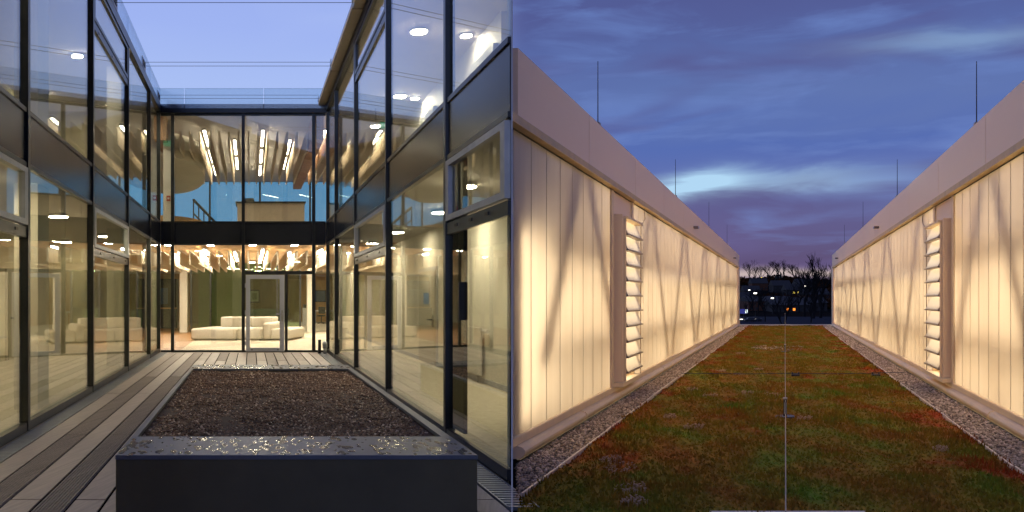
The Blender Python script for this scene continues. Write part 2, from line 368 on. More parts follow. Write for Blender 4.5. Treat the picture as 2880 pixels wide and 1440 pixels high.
def side_wall(b, X, s, Ys, winbays, wire=False):
    """s = +1 when the court lies on the +X side"""
    def bx(x0, x1): return (min(X+s*x0, X+s*x1), max(X+s*x0, X+s*x1))
    for i, Y in enumerate(Ys):
        if Y == 6.74: continue
        y0 = Y-.045
        if i == 0: y0 = Y-.09
        box('mullion', 'dark_metal', b, FL, *bx(-.06, .045), y0, y0+.09, 0.0, 6.66)
    for i in range(len(Ys)-1):
        y1, y0 = Ys[i]-.05, Ys[i+1]+.05; inn = 1.0
        if Ys[i+1] == 6.74: y0 = 6.70; inn = .04       # the last bay dies against the party wall
        if i == 0: y1 -= .05
        def bar(z0, z1, out=.03): box('transom', 'dark_metal', b, FL, *bx(-.05*inn, out), y0, y1, z0, z1)
        bar(0.0, .10, .035); bar(2.98, 3.03); bar(3.59, 3.64)
        box('spandrel_panel', 'spandrel', b, FL, *bx(-.03*inn, .012), y0, y1, 3.031, 3.589)
        if i in winbays:
            bar(2.18, 2.30)
            box('pane', 'glass_side', b, FL, *bx(-.012*inn, .002), y0, y1, .101, 2.179)
            w = part_empty('window', b)
            f = MB(FL); x0, x1 = bx(-.02*inn, .05)
            for a in ((y0+.02, y1-.02, 2.32, 2.38), (y0+.02, y1-.02, 2.90, 2.96), (y0+.02, y0+.14, 2.38, 2.90), (y1-.14, y1-.02, 2.38, 2.90)): f.box(x0, x1, *a)
            f.build('frame', 'silver', w)
            box('pane', 'glass_side', w, FL, *bx(0, .012), y0+.14, y1-.14, 2.38, 2.90)
            for k in range(3):
                yy = y0+.5+k*(y1-y0-1.0)/2; box('bracket', 'black', w, FL, *bx(.05, .062), yy-.05, yy+.05, 2.225, 2.255)
            # upper storey: window leaf under the eaves
            bar(5.84, 5.96)
            box('pane', 'glass_side', b, FL, *bx(-.012*inn, .002), y0, y1, 3.641, 5.839)
            w = part_empty('window', b); f = MB(FL); x0, x1 = bx(-.02*inn, .04)
            for a in ((y0+.02, y1-.02, 5.98, 6.04), (y0+.02, y1-.02, 6.58, 6.64), (y0+.02, y0+.12, 6.04, 6.58), (y1-.12, y1-.02, 6.04, 6.58)): f.box(x0, x1, *a)
            f.build('frame', 'dark_metal', w)
            box('pane', 'glass_side', w, FL, *bx(0, .012), y0+.12, y1-.12, 6.04, 6.58)
            for k in range(3):
                yy = y0+.5+k*(y1-y0-1.0)/2; box('bracket', 'silver', w, FL, *bx(.03, .04), yy-.05, yy+.05, 5.885, 5.91)
        else:
            box('pane', 'glass_side', b, FL, *bx(-.012, 0), y0, y1, .101, 2.979)
            box('pane', 'glass_side', b, FL, *bx(-.012, 0), y0, y1, 3.641, 6.66)
    box('gutter', 'dark_metal', b, FL, *bx(-.10 if s > 0 else -.03, .055), Ys[-1]+.05, Ys[0]-.1, 6.662, 6.86)
side_wall(west, XL, 1, YLM, {2, 4})
side_wall(east, XR, -1, YRM, {2, 4})
# parapet sheets, one per bay of the eaves
for i in range(len(YLM)-1): box('parapet_sheet', 'glass_rail', west, FL, XL-.02, XL+.04, YLM[i+1]+.01, YLM[i]-.01, 6.862, 7.30)
for i in range(len(YRM)-1): box('parapet_sheet', 'glass_rail', east, FL, XR-.02, XR+.04, YRM[i+1]+.01, YRM[i]-.01, 6.862, 7.22)
# cable plates on the left parapet, awning cassette on the right
for Y in (15.0, 19.1, 22.2):
    p = box('cable_plate', 'silver', west, FL, XL+.05, XL+.06, Y-.30, Y+.30, 6.84, 7.07)
    MB(FL).box(XL+.06, XL+.07, Y-.18, Y+.18, 6.90, 6.94).box(XL+.06, XL+.07, Y-.18, Y+.18, 6.97, 7.02).build('bolt_plate', 'black', p)
for a, b_ in ((6.9, 10.9), (10.94, 15.0), (15.04, 19.1), (19.14, 22.6)):
    c = box('awning_cassette', 'cassette', east, FL, XR-.27, XR-.058, a, b_, 6.80, 6.96, bevel=.02)
    box('end_clip', 'steel', c, FL, XR-.29, XR-.271, b_-.22, b_-.02, 6.90, 7.02)
    MB(FL).box(XR-.285, XR-.271, a, b_-.25, 6.81, 6.85).build('fabric_lip', 'hall_fascia', c)

# ---- rear front
def rbx(n, m, x0, x1, z0, z1, y0=YF-.02, y1=YF+.05, par=rear): return box(n, m, par, FL, x0, x1, y0, y1, z0, z1)
RM = [XL+.075, -2.17, -.21, 1.743, XR-.075]
for X in RM[1:4]: box('mullion', 'dark_metal', rear, FL, X-.045, X+.045, YF-.05, YF+.06, 0, 6.60)
for X in (XL+.047, XR-.047): pass
for i in range(4):
    x0 = RM[i]+(.046 if i else -.02); x1 = RM[i+1]-(.046 if i < 3 else -.02)
    rbx('transom', 'dark_metal', x0, x1, 0.0, .055); rbx('transom', 'dark_metal', x0, x1, 2.97, 3.02); rbx('transom', 'dark_metal', x0, x1, 3.585, 3.63)
    rbx('transom', 'dark_metal', x0, x1, 6.56, 6.62)
    rbx('spandrel_panel', 'spandrel', x0, x1, 3.021, 3.584, YF-.005, YF+.03)
    rbx('pane', 'glass_front', x0, x1, 3.631, 6.559, YF+.005, YF+.017)
    if i != 2: rbx('pane', 'glass_front', x0, x1, .056, 2.969, YF+.005, YF+.017)
rbx('transom', 'dark_metal', -.163, 1.697, 2.16, 2.25)
rbx('pane', 'glass_front', -.163, 1.697, 2.251, 2.969, YF+.005, YF+.017)
rbx('mullion', 'dark_metal', .945, 1.02, .056, 2.159)
rbx('pane', 'glass_front', 1.021, 1.697, .056, 2.159, YF+.005, YF+.017)
d = part_empty('door', rear)
f = MB(FL)
for a in ((-.14, -.025, .02, 2.14), (.80, .93, .02, 2.14), (-.025, .80, 2.03, 2.14), (-.025, .80, .02, .13)): f.box(a[0], a[1], YF-.06, YF+.02, a[2], a[3])
f.build('frame', 'door_paint', d, bevel=.008); box('pane', 'glass_front', d, FL, -.025, .80, YF-.02, YF-.005, .13, 2.03)
MB(FL).box(.845, .885, YF-.075, YF-.06, .86, 1.16).tube([(.865, YF-.07, 1.06), (.865, YF-.15, 1.06), (.70, YF-.15, 1.06)], .016).build('handle', 'steel', d)
for z in (.25, 1.1, 1.85): MB(FL).box(-.165, -.14, YF-.085, YF-.055, z-.06, z+.06).build('hinge', 'silver', d)
for X in (.03, .75): MB(FL).box(X-.02, X+.02, YF-.068, YF-.06, .06, .08).build('stop', 'black', d)
box('eaves_beam', 'dark_metal', rear, FL, XL-.1, XR+.1, YF-.10, YF+.15, 6.625, 6.745)
for a, b_ in ((XL, -1.85), (-1.84, .35), (.36, XR)): box('parapet_sheet', 'glass_rail', rear, FL, a+.005, b_-.005, YF-.02, YF+.05, 6.75, 7.32)

# ---- floors, ceilings, roofs of the wings
PW = [(wx(-8.5, 1.5), 1.5), (wx(XL-.06, 1.5), 1.5), (wx(XL-.06, YF), YF), (wx(-8.5, YF), YF)]
PE = [(wx(XR+.06, 6.95), 6.95), (wx(XR+.06, YF), YF), (XMAX, YF), (XMAX, 6.95)]
PB = [(wx(-8.5, YF+.06), YF+.06), (XMAX, YF+.06), (XMAX, 36.2), (wx(-8.5, 36.2), 36.2)]
PB2 = [(wx(-8.5, 36.2), 36.2), (XMAX, 36.2), (XMAX, 54), (wx(-8.5, 54), 54)]
for b, P in ((west, PW), (east, PE), (rear, PB)):
    MB().prism(P, -.3, 0.0).build('floor_slab', 'carpet', b)
    MB().prism(P, 3.04, 3.08).build('ceiling', 'ochre_wood' if b is rear else 'ceiling_paint', b)
    MB().prism(P, 3.10, 3.60).build('floor_slab', 'carpet', b)
    MB().prism(P, 6.62, 6.66).build('ceiling', 'ceiling_paint', b)
    MB().prism(P, 6.70, 6.90).build('roof', 'roof_felt', b)
MB().prism(PB2, -.3, 0.0).build('floor_slab', 'carpet', rear); MB().prism(PB2, 3.04, 3.3).build('ceiling', 'ceiling_paint', rear)
MB(FL).box(-8, -2.02, YF+.1, 53.5, .001, .006).build('parquet', 'wood_floor', rear)
def wall(b, m, *a): return box('wall', m, b, FL, *a)
# right wing: corridor walls
wall(east, 'plaster', 4.10, 4.25, 13.1, 36.1, 0, 3.04); wall(east, 'white_paint', 4.46, 4.6, 14.6, 36.1, 3.6, 6.62)
for a in (14.75, 19.6): box('cable_duct', 'silver', east, FL, 4.36, 4.455, a, a+1.5, 5.9, 6.1)
MB().prism([(XMAX, 6.9), (XMAX, 36.2), (XMAX+.02, 36.2), (XMAX+.02, 6.9)], 0, 6.9).build('wall', 'plaster', east)
for z0 in (0, 3.6): MB(FL).box(4.085, 4.10, 13.1, 36, z0, z0+.09).build('skirting', 'silver', east)
# narrow dark vent leaf with its handle behind the near mullion
v = box('vent_leaf', 'black', east, FL, XR+.03, XR+.07, 8.32, 8.76, .12, 2.96)
MB(FL).box(XR-.05, XR+.03, 8.18, 8.24, 1.28, 1.66).build('handle', 'black', v)
# doors in the corridor wall
for k, Y in enumerate((18.9, 24.5)):
    d = part_empty('door', east)
    MB(FL).box(4.07, 4.099, Y-.98, Y+.98, 0, 2.2).build('frame', 'silver', d); MB(FL).box(4.05, 4.069, Y-.86, Y+.86, .01, 2.12).build('leaf', 'inner_door', d)
    MB(FL).tube([(4.05, Y-.7, 1.02), (3.97, Y-.7, 1.02), (3.97, Y-.45, 1.02)], .018).box(4.03, 4.05, Y-.75, Y-.65, .85, 1.12).build('handle', 'black', d)
    if k == 0:
        p = MB(FL).box(4.035, 4.05, Y-.25, Y+.25, 1.36, 1.62).build('door_sign', 'sign_blue', d)
# left wing: back wall, doors, columns
for z0, z1 in ((0, 3.04), (3.6, 6.62)): wall(west, 'inner_wall', -6.0, -5.85, 1.5, 22.7, z0, z1)
wall(west, 'plaster', -8.5, XL-.06, 1.35, 1.5, 0, 6.62)
for Y in (7.2, 12.0, 16.5, 20.5):
    d = part_empty('door', west)
    MB(FL).box(-5.849, -5.82, Y-.98, Y+.98, 0, 2.2).build('frame', 'inner_door', d); MB(FL).box(-5.819, -5.80, Y-.86, Y+.86, .01, 2.12).build('leaf', 'inner_door', d)
    MB(FL).tube([(-5.8, Y-.7, 1.02), (-5.72, Y-.7, 1.02), (-5.72, Y-.45, 1.02)], .018).build('handle', 'black', d)
for b, X, ys, zz in ((west, -3.02, (11.3, 18.4), ((0, 3.04), (3.6, 6.62))),):
    for Y in ys:
        for z0, z1 in zz: box('column', 'plaster', b, FL, X-.16, X+.16, Y-.3, Y+.3, z0, z1)
# beams and pilasters of the rear wing
for X in (-2.94, 2.62):
    for Y in (24.3, 36.0): box('column', 'plaster', rear, FL, X-.16, X+.16, Y-.3, Y+.3, 0, 3.04)
pil = box('pilaster', 'plaster', rear, FL, XL+.03, -2.22, 23.5, 23.9, 3.6, 6.62)
box('timber_beam', 'timber', rear, FL, 1.72, 2.05, YF+.3, 33.5, 5.95, 6.615)
box('timber_beam', 'timber', rear, FL, -2.72, -2.38, YF+.3, 33.5, 5.95, 6.615)
# ceiling baffles, both storeys: hanging boards running away from the court
bf = None
for z0, z1 in ((2.50, 2.90), (5.92, 6.44)):
    for k in range(-8, 23):
        X = -2.25+.145+.29*k-.0
        if z0 > 5 and (1.70 < X < 2.07 or -2.74 < X < -2.36): continue
        q = box('baffle', 'baffle', rear, FL, X-.022, X+.022, 24.3, 31.9, z0, z1) 
# glass at the back of the upper room
for k in range(6):
    x0, x1 = -8.4+k*2.2, -8.4+(k+1)*2.2
    box('pane', 'glass_teal', rear, FL, x0+.04, x1-.04, 36.0, 36.012, 3.6, 6.62); box('mullion', 'dark_metal', rear, FL, x1-.04, x1+.04, 35.95, 36.06, 3.6, 6.62)
# ground floor: green glass partition, end walls
GX = [-2.62, -1.77, -.30, 1.15, 2.16]
for a, b_ in zip(GX[:-1], GX[1:]):
    box('pane', 'glass_green', rear, FL, a+.04, b_-.04, 35.9, 35.915, .05, 3.04); 
for X in GX: box('mullion', 'dark_metal', rear, FL, X-.04, X+.04, 35.86, 35.96, 0, 3.04)
wall(rear, 'ochre_wood', -8.4, 9.0, 52.0, 52.15, 0, 3.04)
wall(rear, 'plaster', -8.5, -8.4, YF+.1, 52, 0, 6.62)
wall(west, 'inner_wall', -8.5, -4.35, YF-.25, YF-.1, 0, 3.04); wall(west, 'inner_wall', -8.5, -4.35, YF-.25, YF-.1, 3.6, 6.62)
MATS['green_wall'] = mat('green_wall', (.36, .38, .21), .8, 0, .1, 1)
wall(rear, 'green_wall', -2.62, -.34, 41.0, 41.1, 0, 3.04)
wall(rear, 'ochre_wood', 6.6, 6.75, 36.3, 52, 0, 3.04)
# curved stair drum and its balustrade on the upper floor
MB(FL).add(*(lambda n: ([(-3.0+1.42*math.cos(2*math.pi*k/n), 28+3.0*math.sin(2*math.pi*k/n), z-(.22*math.sin(2*math.pi*k/n) if z < 6 else 0)) for z in (5.66, 6.60) for k in range(n)],
   [(k, (k+1)%n, n+(k+1)%n, n+k) for k in range(n)]+[tuple(range(n))[::-1]]))(40)).build('stair_drum', 'plaster', rear, smooth=False)
bal = MB(FL); n = 40
for k in range(n):
    t0, t1 = 2*math.pi*k/n, 2*math.pi*(k+1)/n; c = lambda r, t: (-2.8+r*math.cos(t), 27.6+2.2*r*math.sin(t))
    (a, b1), (c1, d1), (e, g_), (h, i_) = c(1.32, t0), c(1.32, t1), c(1.24, t1), c(1.24, t0)
    bal.hexa([(a,b1,3.6),(c1,d1,3.6),(e,g_,3.6),(h,i_,3.6)], [(a,b1,4.0),(c1,d1,4.0),(e,g_,4.0),(h,i_,4.0)])
bal.build('balustrade', 'ochre_wood', rear)
rl = MB(FL)
for k in range(9): rl.tube([(-2.1+.17*k, 30+.35*k, 3.6), (-2.1+.17*k, 30+.35*k, 5.1-.16*k)], .022)
rl.tube([(-2.1, 30, 5.1), (-2.1+.17*8, 32.8, 5.1-.16*8)], .05); rl.tube([(-2.1, 30, 4.6), (-2.1+.17*8, 32.8, 4.6-.16*8)], .03)
rl.build('stair_rail', 'black', rear)

# ---- deck: boards, gratings
deck = thing('deck', None, None, (wx(-.3, 12), 12, -.05)); deck['kind'] = 'structure'
NB = 17; pitch = (1.83+2.28)/NB
MB(FL).box(-2.5, 2.09, 1.7, YF-.1, -.16, -.06).build('joists', 'joist', deck)
for i in range(1, NB): MB(FL).box(-2.28+i*pitch-.0105, -2.28+i*pitch+.0105, 1.8, YF-.12, -.05, -.009).build('gap_shade_strip', 'gap_shade', deck)  # black strips added in the gaps as painted shade between boards
def board(i, y0, y1, m):
    x0 = -2.28+i*pitch+.011
    o = MB(FL); o.box(x0, x0+pitch-.022, y0, y1, -.055+rng.uniform(0, .004), 0.0+rng.uniform(-.0015, .0015))
    if m == 'board_grooved' and y0 < 13 and i < 7:                       # grooves milled along the board
        o = MB(FL); w = pitch-.022; g = 9
        z = 0.0
        for k in range(g): o.box(x0+w*k/g, x0+w*(k+.62)/g, y0, y1, -.012, z)
        o.box(x0, x0+w, y0, y1, -.055, -.012)
    b = o.build('board', m, deck)
for i in range(NB):
    seams = [1.8] + ([6.1, 12.9, 19.6] if i % 2 == 0 else [9.0, 15.7]) + [YF-.1]
    for k, (a, b_) in enumerate(zip(seams[:-1], seams[1:])):
        far = a > 12
        m = ('board_grooved' if (i+k*0) % 2 == 1 else 'board_smooth')
        if i in (5, 9, 13): m = 'board_grooved' if k % 2 else 'board_smooth'
        board(i, a+.012, b_-.012, m if a < 15 else random.choice(['board_far', 'board_smooth', 'board_grooved']))
def grate(x0, x1, y0, y1, name='drain_grating'):
    g = MB(FL); y = y0
    while y < y1: g.box(x0+.012, x1-.012, y, y+.035, -.03, -.003); y += .075
    g.box(x0, x0+.012, y0, y1, -.03, 0); g.box(x1-.012, x1, y0, y1, -.03, 0); o = g.build(name, 'grate', deck); o['kind'] = 'stuff'
grate(XL+.05, -2.29, 1.8, YF-.12); grate(1.845, XR-.05, 5.9, YF-.12)

# ---- planter
pl = thing('planter', 'long dark metal planter box with wet rim filled with brown granules', 'planter', (wx(.31, 9.2), 9.2, 0))
px0, px1, py0, py1, pz = -.904, 1.515, 5.48, 12.9, .45
MB(FL).box(px0, px1, py0, py0+.04, .004, pz-.03).box(px0, px1, py1-.04, py1, .004, pz-.03).box(px0, px0+.03, py0+.04, py1-.04, .004, pz-.03).box(px1-.03, px1, py0+.04, py1-.04, .004, pz-.03).build('shell', 'planter_side', pl, bevel=.004)
rim = MB(FL)
rim.box(px0-.003, px1+.003, py0-.004, py0+.74, pz-.03, pz).box(px0-.003, px1+.003, py1-.72, py1+.003, pz-.03, pz)
rim.box(px0-.003, px0+.045, py0+.74, py1-.72, pz-.03, pz).box(px1-.07, px1+.003, py0+.74, py1-.72, pz-.03, pz)
rim.build('rim', 'planter_rim', pl, bevel=.003)
sx0, sx1, sy0, sy1 = px0+.05, px1-.075, py0+.75, py1-.73
MB(FL).box(sx0-.02, sx1+.02, sy0-.02, sy1+.02, .05, pz-.045).build('soil', 'soil', pl)['kind'] = 'stuff'
n = 34000
Pg = np.stack([rng.uniform(sx0, sx1, n), rng.uniform(sy0, sy1, n), np.zeros(n)], 1)
Pg[:,2] = pz-.045 + np.array([.022*mnoise.noise(Vector((a*3.1, b*1.7, 4))) + .012*mnoise.noise(Vector((a*11, b*6, 9))) for a, b in zip(Pg[:,0], Pg[:,1])]) + rng.uniform(0, .010, n); Pg[:,0] += SH_L*Pg[:,1]
np_mesh('granules', *pebbles(Pg, rng.uniform(.008, .017, n)), 'granules', pl, 'stuff')
# drops standing on the wet rim
dv, df_ = [], []
def drop(x, y, r, e):
    o = len(dv); k = 9; ph = random.uniform(0, 6.28)
    for j, (rr, zz) in enumerate(((1, 0), (.8, .28), (.42, .42))):
        for q in range(k):
            t = 2*math.pi*q/k; jx = 1+.25*math.sin(2*t+ph)
            dv.append(FL.w(x+r*rr*math.cos(t)*jx, y+r*e*rr*math.sin(t)*jx, pz+.0005+r*.085*zz))
    dv.append(FL.w(x, y, pz+r*.04))
    for j in range(2):
        for q in range(k): df_.append((o+j*k+q, o+j*k+(q+1)%k, o+(j+1)*k+(q+1)%k, o+(j+1)*k+q))
    for q in range(k): df_.append((o+2*k+q, o+2*k+(q+1)%k, o+3*k))
for _ in range(330): drop(random.uniform(px0+.02, px1-.03), random.uniform(py0+.03, py0+.71), random.choice([.006, .009, .013, .018, .025]), random.uniform(1.4, 3.2))
for _ in range(160): drop(random.uniform(px0+.02, px1-.03), random.uniform(py1-.70, py1-.03), random.choice([.012, .019, .03]), random.uniform(1.4, 3.0))
me = MB(); me.v, me.f = dv, df_; MATS['water'] = mat('water', (.016, .028, .075), .16, 0, spec=.22)
me.build('water_drops', 'water', pl, smooth=True)['kind'] = 'stuff'

# ---- vent pipe and post by the right corner
t = thing('vent_pipe', 'small metal gooseneck vent pipe by the glass corner at the end of the deck', 'pipe', FL.w(2.0, 22.1, 0))
MB(FL).tube([(2.0, 22.1, 0), (2.0, 22.1, .16)], .05, 12).build('pipe', 'steel', t, smooth=True)
MB(FL).tube([(2.0, 22.1, .15), (2.0, 22.1, .23), (1.99, 22.05, .28), (1.98, 21.95, .29), (1.975, 21.88, .26)], .065, 12).build('elbow', 'silver', t, smooth=True)
t = thing('power_post', 'low black square post beside the gooseneck vent pipe', 'post', FL.w(1.86, 22.2, 0))
box('column', 'black', t, FL, 1.825, 1.90, 22.15, 22.28, 0, .36, bevel=.006); box('cap', 'dark_metal', t, FL, 1.82, 1.905, 22.14, 22.29, .361, .375)

# ---- tension wires over the court
for Y, nm in ((15.0, 'nearest'), (19.1, 'middle'), (22.2, 'farthest')):
    for z, w_ in ((7.0, 'upper'), (6.91, 'lower')):
        o = MB(FL).tube([(XL+.06, Y, z), (XR-.28, Y, z)], .0055 if Y < 20 else .005, 5).build('tension_wire', 'cable')
        tag(o, f'{w_} thin steel wire of the {nm} pair spanning the courtyard below the sky', 'wire', 'wires spanning the courtyard')

# ---- lamps of the wings
ordn = ['first', 'second', 'third', 'fourth', 'fifth', 'sixth', 'seventh', 'eighth', 'ninth']
SEG = [(24.2, 26.6), (27.4, 29.8), (30.6, 32.9)]; SEG2 = [(25.7, 28.1), (28.9, 31.3)]
for z, st, g0 in ((2.90, 'ground floor', 0), (6.42, 'upper floor', 1)):
    j = 0
    for k in range(-2, 8):
        X = -2.25+.87*k
        if k == 5 and g0: X += .1
        t = thing('strip_light', f'{(ordn+["tenth"])[j]} row of warm strip lamps from the left on the {st}', 'ceiling light', FL.w(X, 24.2, z), f'strip lamps on the {st}'); j += 1
        for a, b_ in (SEG if k % 2 else SEG2):
            if z < 3 and k in (0, 1): pass
            box('housing', 'silver', t, FL, X-.05, X+.05, a-.05, b_+.05, z+.031, z+.09)
            box('tube', 'strip_glow' if g0 else 'strip_glow_low', t, FL, X-.035, X+.035, a, b_, z, z+.03)
def disc_lamp(X, Y, z, r, label, group, drop=.0, glow='disc_glow'):
    t = thing('ceiling_light', label, 'ceiling light', FL.w(X, Y, z), group)
    MB(FL).disc(X, Y, z+.012, z+.05, r+.02, 20, r+.02).build('ring', 'silver', t)
    MB(FL).disc(X, Y, z-.002, z+.011, r, 20, r).build('diffuser', glow, t)
    if drop: MB(FL).tube([(X, Y, z+.05), (X, Y, z+drop)], .008, 5).build('cord', 'black', t)
nth = ['nearest', 'second nearest', 'third nearest', 'fourth nearest', 'farthest']
for k, Y in enumerate((5.5, 10.2, 14.9, 19.7)):
    disc_lamp(-3.5, Y, 2.97, .17, f'round glowing ceiling lamp in the left wing ground floor, {nth[k] if k < 3 else nth[4]}', 'round lamps in the left wing', glow='disc_glow_soft')
    disc_lamp(-4.9, Y+2, 2.97, .15, f'round lamp by the doors of the left wing ground floor, {nth[k] if k < 3 else nth[4]}', 'round lamps in the left wing', glow='disc_glow_soft')
for X, Y, lb in ((-3.64, 17.2, 'nearer of the two along the glass'), (-3.64, 21.9, 'farther of the two along the glass'), (-5.2, 20.4, 'the one by the back wall'), (-3.9, 7.5, 'the one nearest the camera side')): disc_lamp(X, Y, 6.57, .11, f'round lamp in the left wing upper floor, {lb}', 'round lamps in the left wing')
for k, Y in enumerate((14.2, 18.5, 22.3)):
    disc_lamp(3.3, Y, 2.97, .15, f'round glowing lamp in the right wing corridor on the ground floor, {("nearest", "middle", "farthest")[k]}', 'round lamps in the right wing')
disc_lamp(2.85, 10.9, 2.97, .14, 'round glowing lamp beside the narrow dark leaf in the right wing', 'round lamps in the right wing')
for k, Y in enumerate((15.6, 20.6)):
    disc_lamp(4.18, Y+.3, 6.58, .10, f'small recessed lamp washing the white upper corridor wall, {("nearer", "farther")[k]}', 'round lamps in the right wing')
    disc_lamp(3.75 if k else 3.2, Y, 6.56, .15, f'round glowing lamp on the white upper corridor ceiling, {("nearer", "farther")[k]}', 'round lamps in the right wing')
disc_lamp(3.35, 22.0, 6.1, .13, 'pendant lamp hanging beside the green exit sign in the right wing', 'round lamps in the right wing', .5)
for k, (X, Y) in enumerate(((3.3, 27.0), (3.3, 33.0), (-4.2, 26), (-4.2, 33), (3.0, 39.5), (3.4, 47.0), (.4, 44.5), (-4.0, 42))):
    disc_lamp(X, Y, 2.97, .17, ('round lamp over the passage right of the door', 'round lamp at the far end of the right passage', 'round lamp over the parquet near the column', 'round lamp over the parquet by the dark cupboard', 'round lamp over the white cabinet in the back office', 'round lamp over the desk in the back office', 'round lamp in the green room behind the glass partition', 'round lamp at the far end of the parquet')[k], 'round lamps in the rear wing')
    
for k, X in enumerate((-2.35, -1.15, .05, 1.25, 2.45)):
    disc_lamp(X, 23.35, 3.0, .10, f'recessed lamp just behind the lower end glass, {ordn[k]} from the left', 'recessed lamps behind the end glass')
    disc_lamp(X, 33.6, 2.95, .12, f'recessed lamp between baffles and green partition, {ordn[k]} from the left', 'recessed lamps before the green partition')

# ---- furniture and fittings
so_ = thing('sectional_sofa', 'cream sectional sofa on pale carpet behind the glass end wall', 'sofa', FL.w(-.4, 29.8, 0))
def cush(name, x0, x1, y0, y1, z0, z1, r=.06):
    o = MB().box(wx(x0, 29), wx(x1, 29), y0, y1, z0, z1).build(name, 'upholstery', so_, bevel=r, smooth=True, seg=4); return o
cush('seat', -2.10, -.49, 28.9, 31.0, .03, .43, .08); cush('seat', -.47, .40, 28.9, 31.0, .03, .43, .08); cush('seat', .70, 1.40, 28.95, 31.0, .03, .42, .08)
cush('backrest', -1.58, -.49, 30.4, 31.1, .42, .80); cush('backrest', -.47, .38, 30.4, 31.1, .42, .80); cush('armrest', .41, .69, 28.95, 30.9, .03, .63, .10)
for X, Y in ((-2.0, 29.1), (-.55, 29.1), (.3, 29.1), (1.3, 29.1), (-2.0, 30.8), (1.3, 30.8)): MB().box(wx(X, 29)-.03, wx(X, 29)+.03, Y-.03, Y+.03, 0, .035).build('foot', 'black', so_)
for nm, lb, c, X, Y, w_ in (('lounge_sofa', 'low dark sofa with grey cushions behind the green glass partition', 'dark_cloth', .2, 45.5, 2.2), ('lounge_sofa', 'blue cushioned sofa below the framed picture in the back room', 'blue_cloth', .9, 49.5, 2.4)):
    t = thing(nm, lb, 'sofa', FL.w(X, Y, 0), 'sofas in the back room')
    q = ORG[t]
    MB().box(q.x-w_/2, q.x+w_/2, Y-.6, Y+.8, .05, .42).build('seat', c, t, bevel=.08); MB().box(q.x-w_/2, q.x+w_/2, Y+.5, Y+.9, .42, .85).build('backrest', c, t, bevel=.08)
    for s_ in (-1, 1): MB().box(q.x+s_*(w_/2-.1)-.1, q.x+s_*(w_/2-.1)+.1, Y-.6, Y+.45, .42, .6).build('armrest', c, t, bevel=.05)
t = thing('framed_picture', 'dark framed landscape picture on the ochre wall behind the silver door', 'picture', FL.w(.22, 51.95, 1.2))
pf = MB(FL); 
for a in ((-.12, .56, 1.20, 1.28), (-.12, .56, 1.95, 2.03), (-.12, -.05, 1.28, 1.95), (.49, .56, 1.28, 1.95)): pf.box(a[0], a[1], 51.9, 51.99, a[2], a[3])
pf.build('frame', 'black', t); box('mount', 'plaster', t, FL, -.05, .49, 51.95, 51.985, 1.28, 1.95); box('print', 'green_wall', t, FL, .04, .40, 51.93, 51.948, 1.40, 1.83)
t = thing('cupboard', 'tall dark cupboard standing on the parquet at the left end of the rear wing', 'cupboard', FL.w(-4.6, 41, 0))
box('carcass', 'black', t, FL, -5.6, -3.65, 40.5, 41.4, 0, 2.45); box('worktop', 'timber', t, FL, -5.6, -3.65, 39.8, 40.45, .98, 1.03); box('lower_door', 'dark_metal', t, FL, -5.55, -3.7, 39.9, 40.4, .02, .97); box('niche', 'blue_cloth', t, FL, -5.1, -4.1, 40.46, 40.49, 1.2, 2.0)
t = thing('reception_counter', 'pale panelled counter with dark top on the upper floor of the rear wing', 'counter', FL.w(.7, 28.3, 3.6))
for a, b_ in ((-.46, .30), (.31, 1.08), (1.09, 1.82)): box('front_panel', 'baffle', t, FL, a, b_, 27.8, 28.9, 3.6, 4.72)
box('top', 'black', t, FL, -.52, 1.86, 27.7, 29.0, 4.721, 4.77)
t = thing('printer', 'dark printer standing on the pale counter of the upper floor', 'printer', FL.w(-.05, 28.4, 4.77)); MB(FL).box(-.22, .12, 28.1, 28.7, 4.771, 4.90).build('body', 'dark_metal', t, bevel=.02); box('lid', 'black', t, FL, -.20, .10, 28.12, 28.68, 4.901, 4.93)
t = thing('copier', 'white office copier on a cabinet in the back office right of the door', 'copier', FL.w(3.2, 46, 0)); box('cabinet', 'white_paint', t, FL, 2.95, 3.45, 45.5, 46.8, 0, .95); box('scanner', 'black', t, FL, 2.98, 3.42, 45.6, 46.7, .951, 1.15)
t = thing('desk', 'white desk below the blue wall screen in the back office', 'desk', FL.w(4.3, 49, 0)); box('top', 'white_paint', t, FL, 3.75, 5.1, 48.2, 49.6, .72, .76)
for X in (3.8, 5.0):
    for Y in (48.3, 49.5): box('leg', 'steel', t, FL, X, X+.05, Y, Y+.05, 0, .72)
t = thing('wall_screen', 'dark blue screen hanging on the ochre wall of the back office', 'screen', FL.w(4.1, 51.9, 1.3)); box('case', 'black', t, FL, 3.6, 4.75, 51.85, 51.98, 1.25, 2.0); box('panel', 'blue_cloth', t, FL, 3.65, 4.7, 51.83, 51.849, 1.3, 1.95)
t = thing('office_chair', 'black swivel chair in front of the white desk', 'chair', FL.w(4.1, 47.6, 0))
MB(FL).disc(4.1, 47.6, .44, .52, .24, 14, .4).build('seat', 'black', t); MB(FL).box(3.9, 4.3, 47.2, 47.3, .6, 1.0).build('backrest', 'black', t, bevel=.03); ch = MB(FL); ch.tube([(4.1, 47.6, .08), (4.1, 47.6, .44)], .03)
for k in range(5): ch.tube([(4.1, 47.6, .1), (4.1+.28*math.cos(k*1.257), 47.6+.5*math.sin(k*1.257), .04)], .02, 5)
ch.build('base', 'black', t)
t = thing('radiator', 'flat white radiator on the cream corridor wall of the right wing', 'radiator', FL.w(4.03, 15.2, .1))
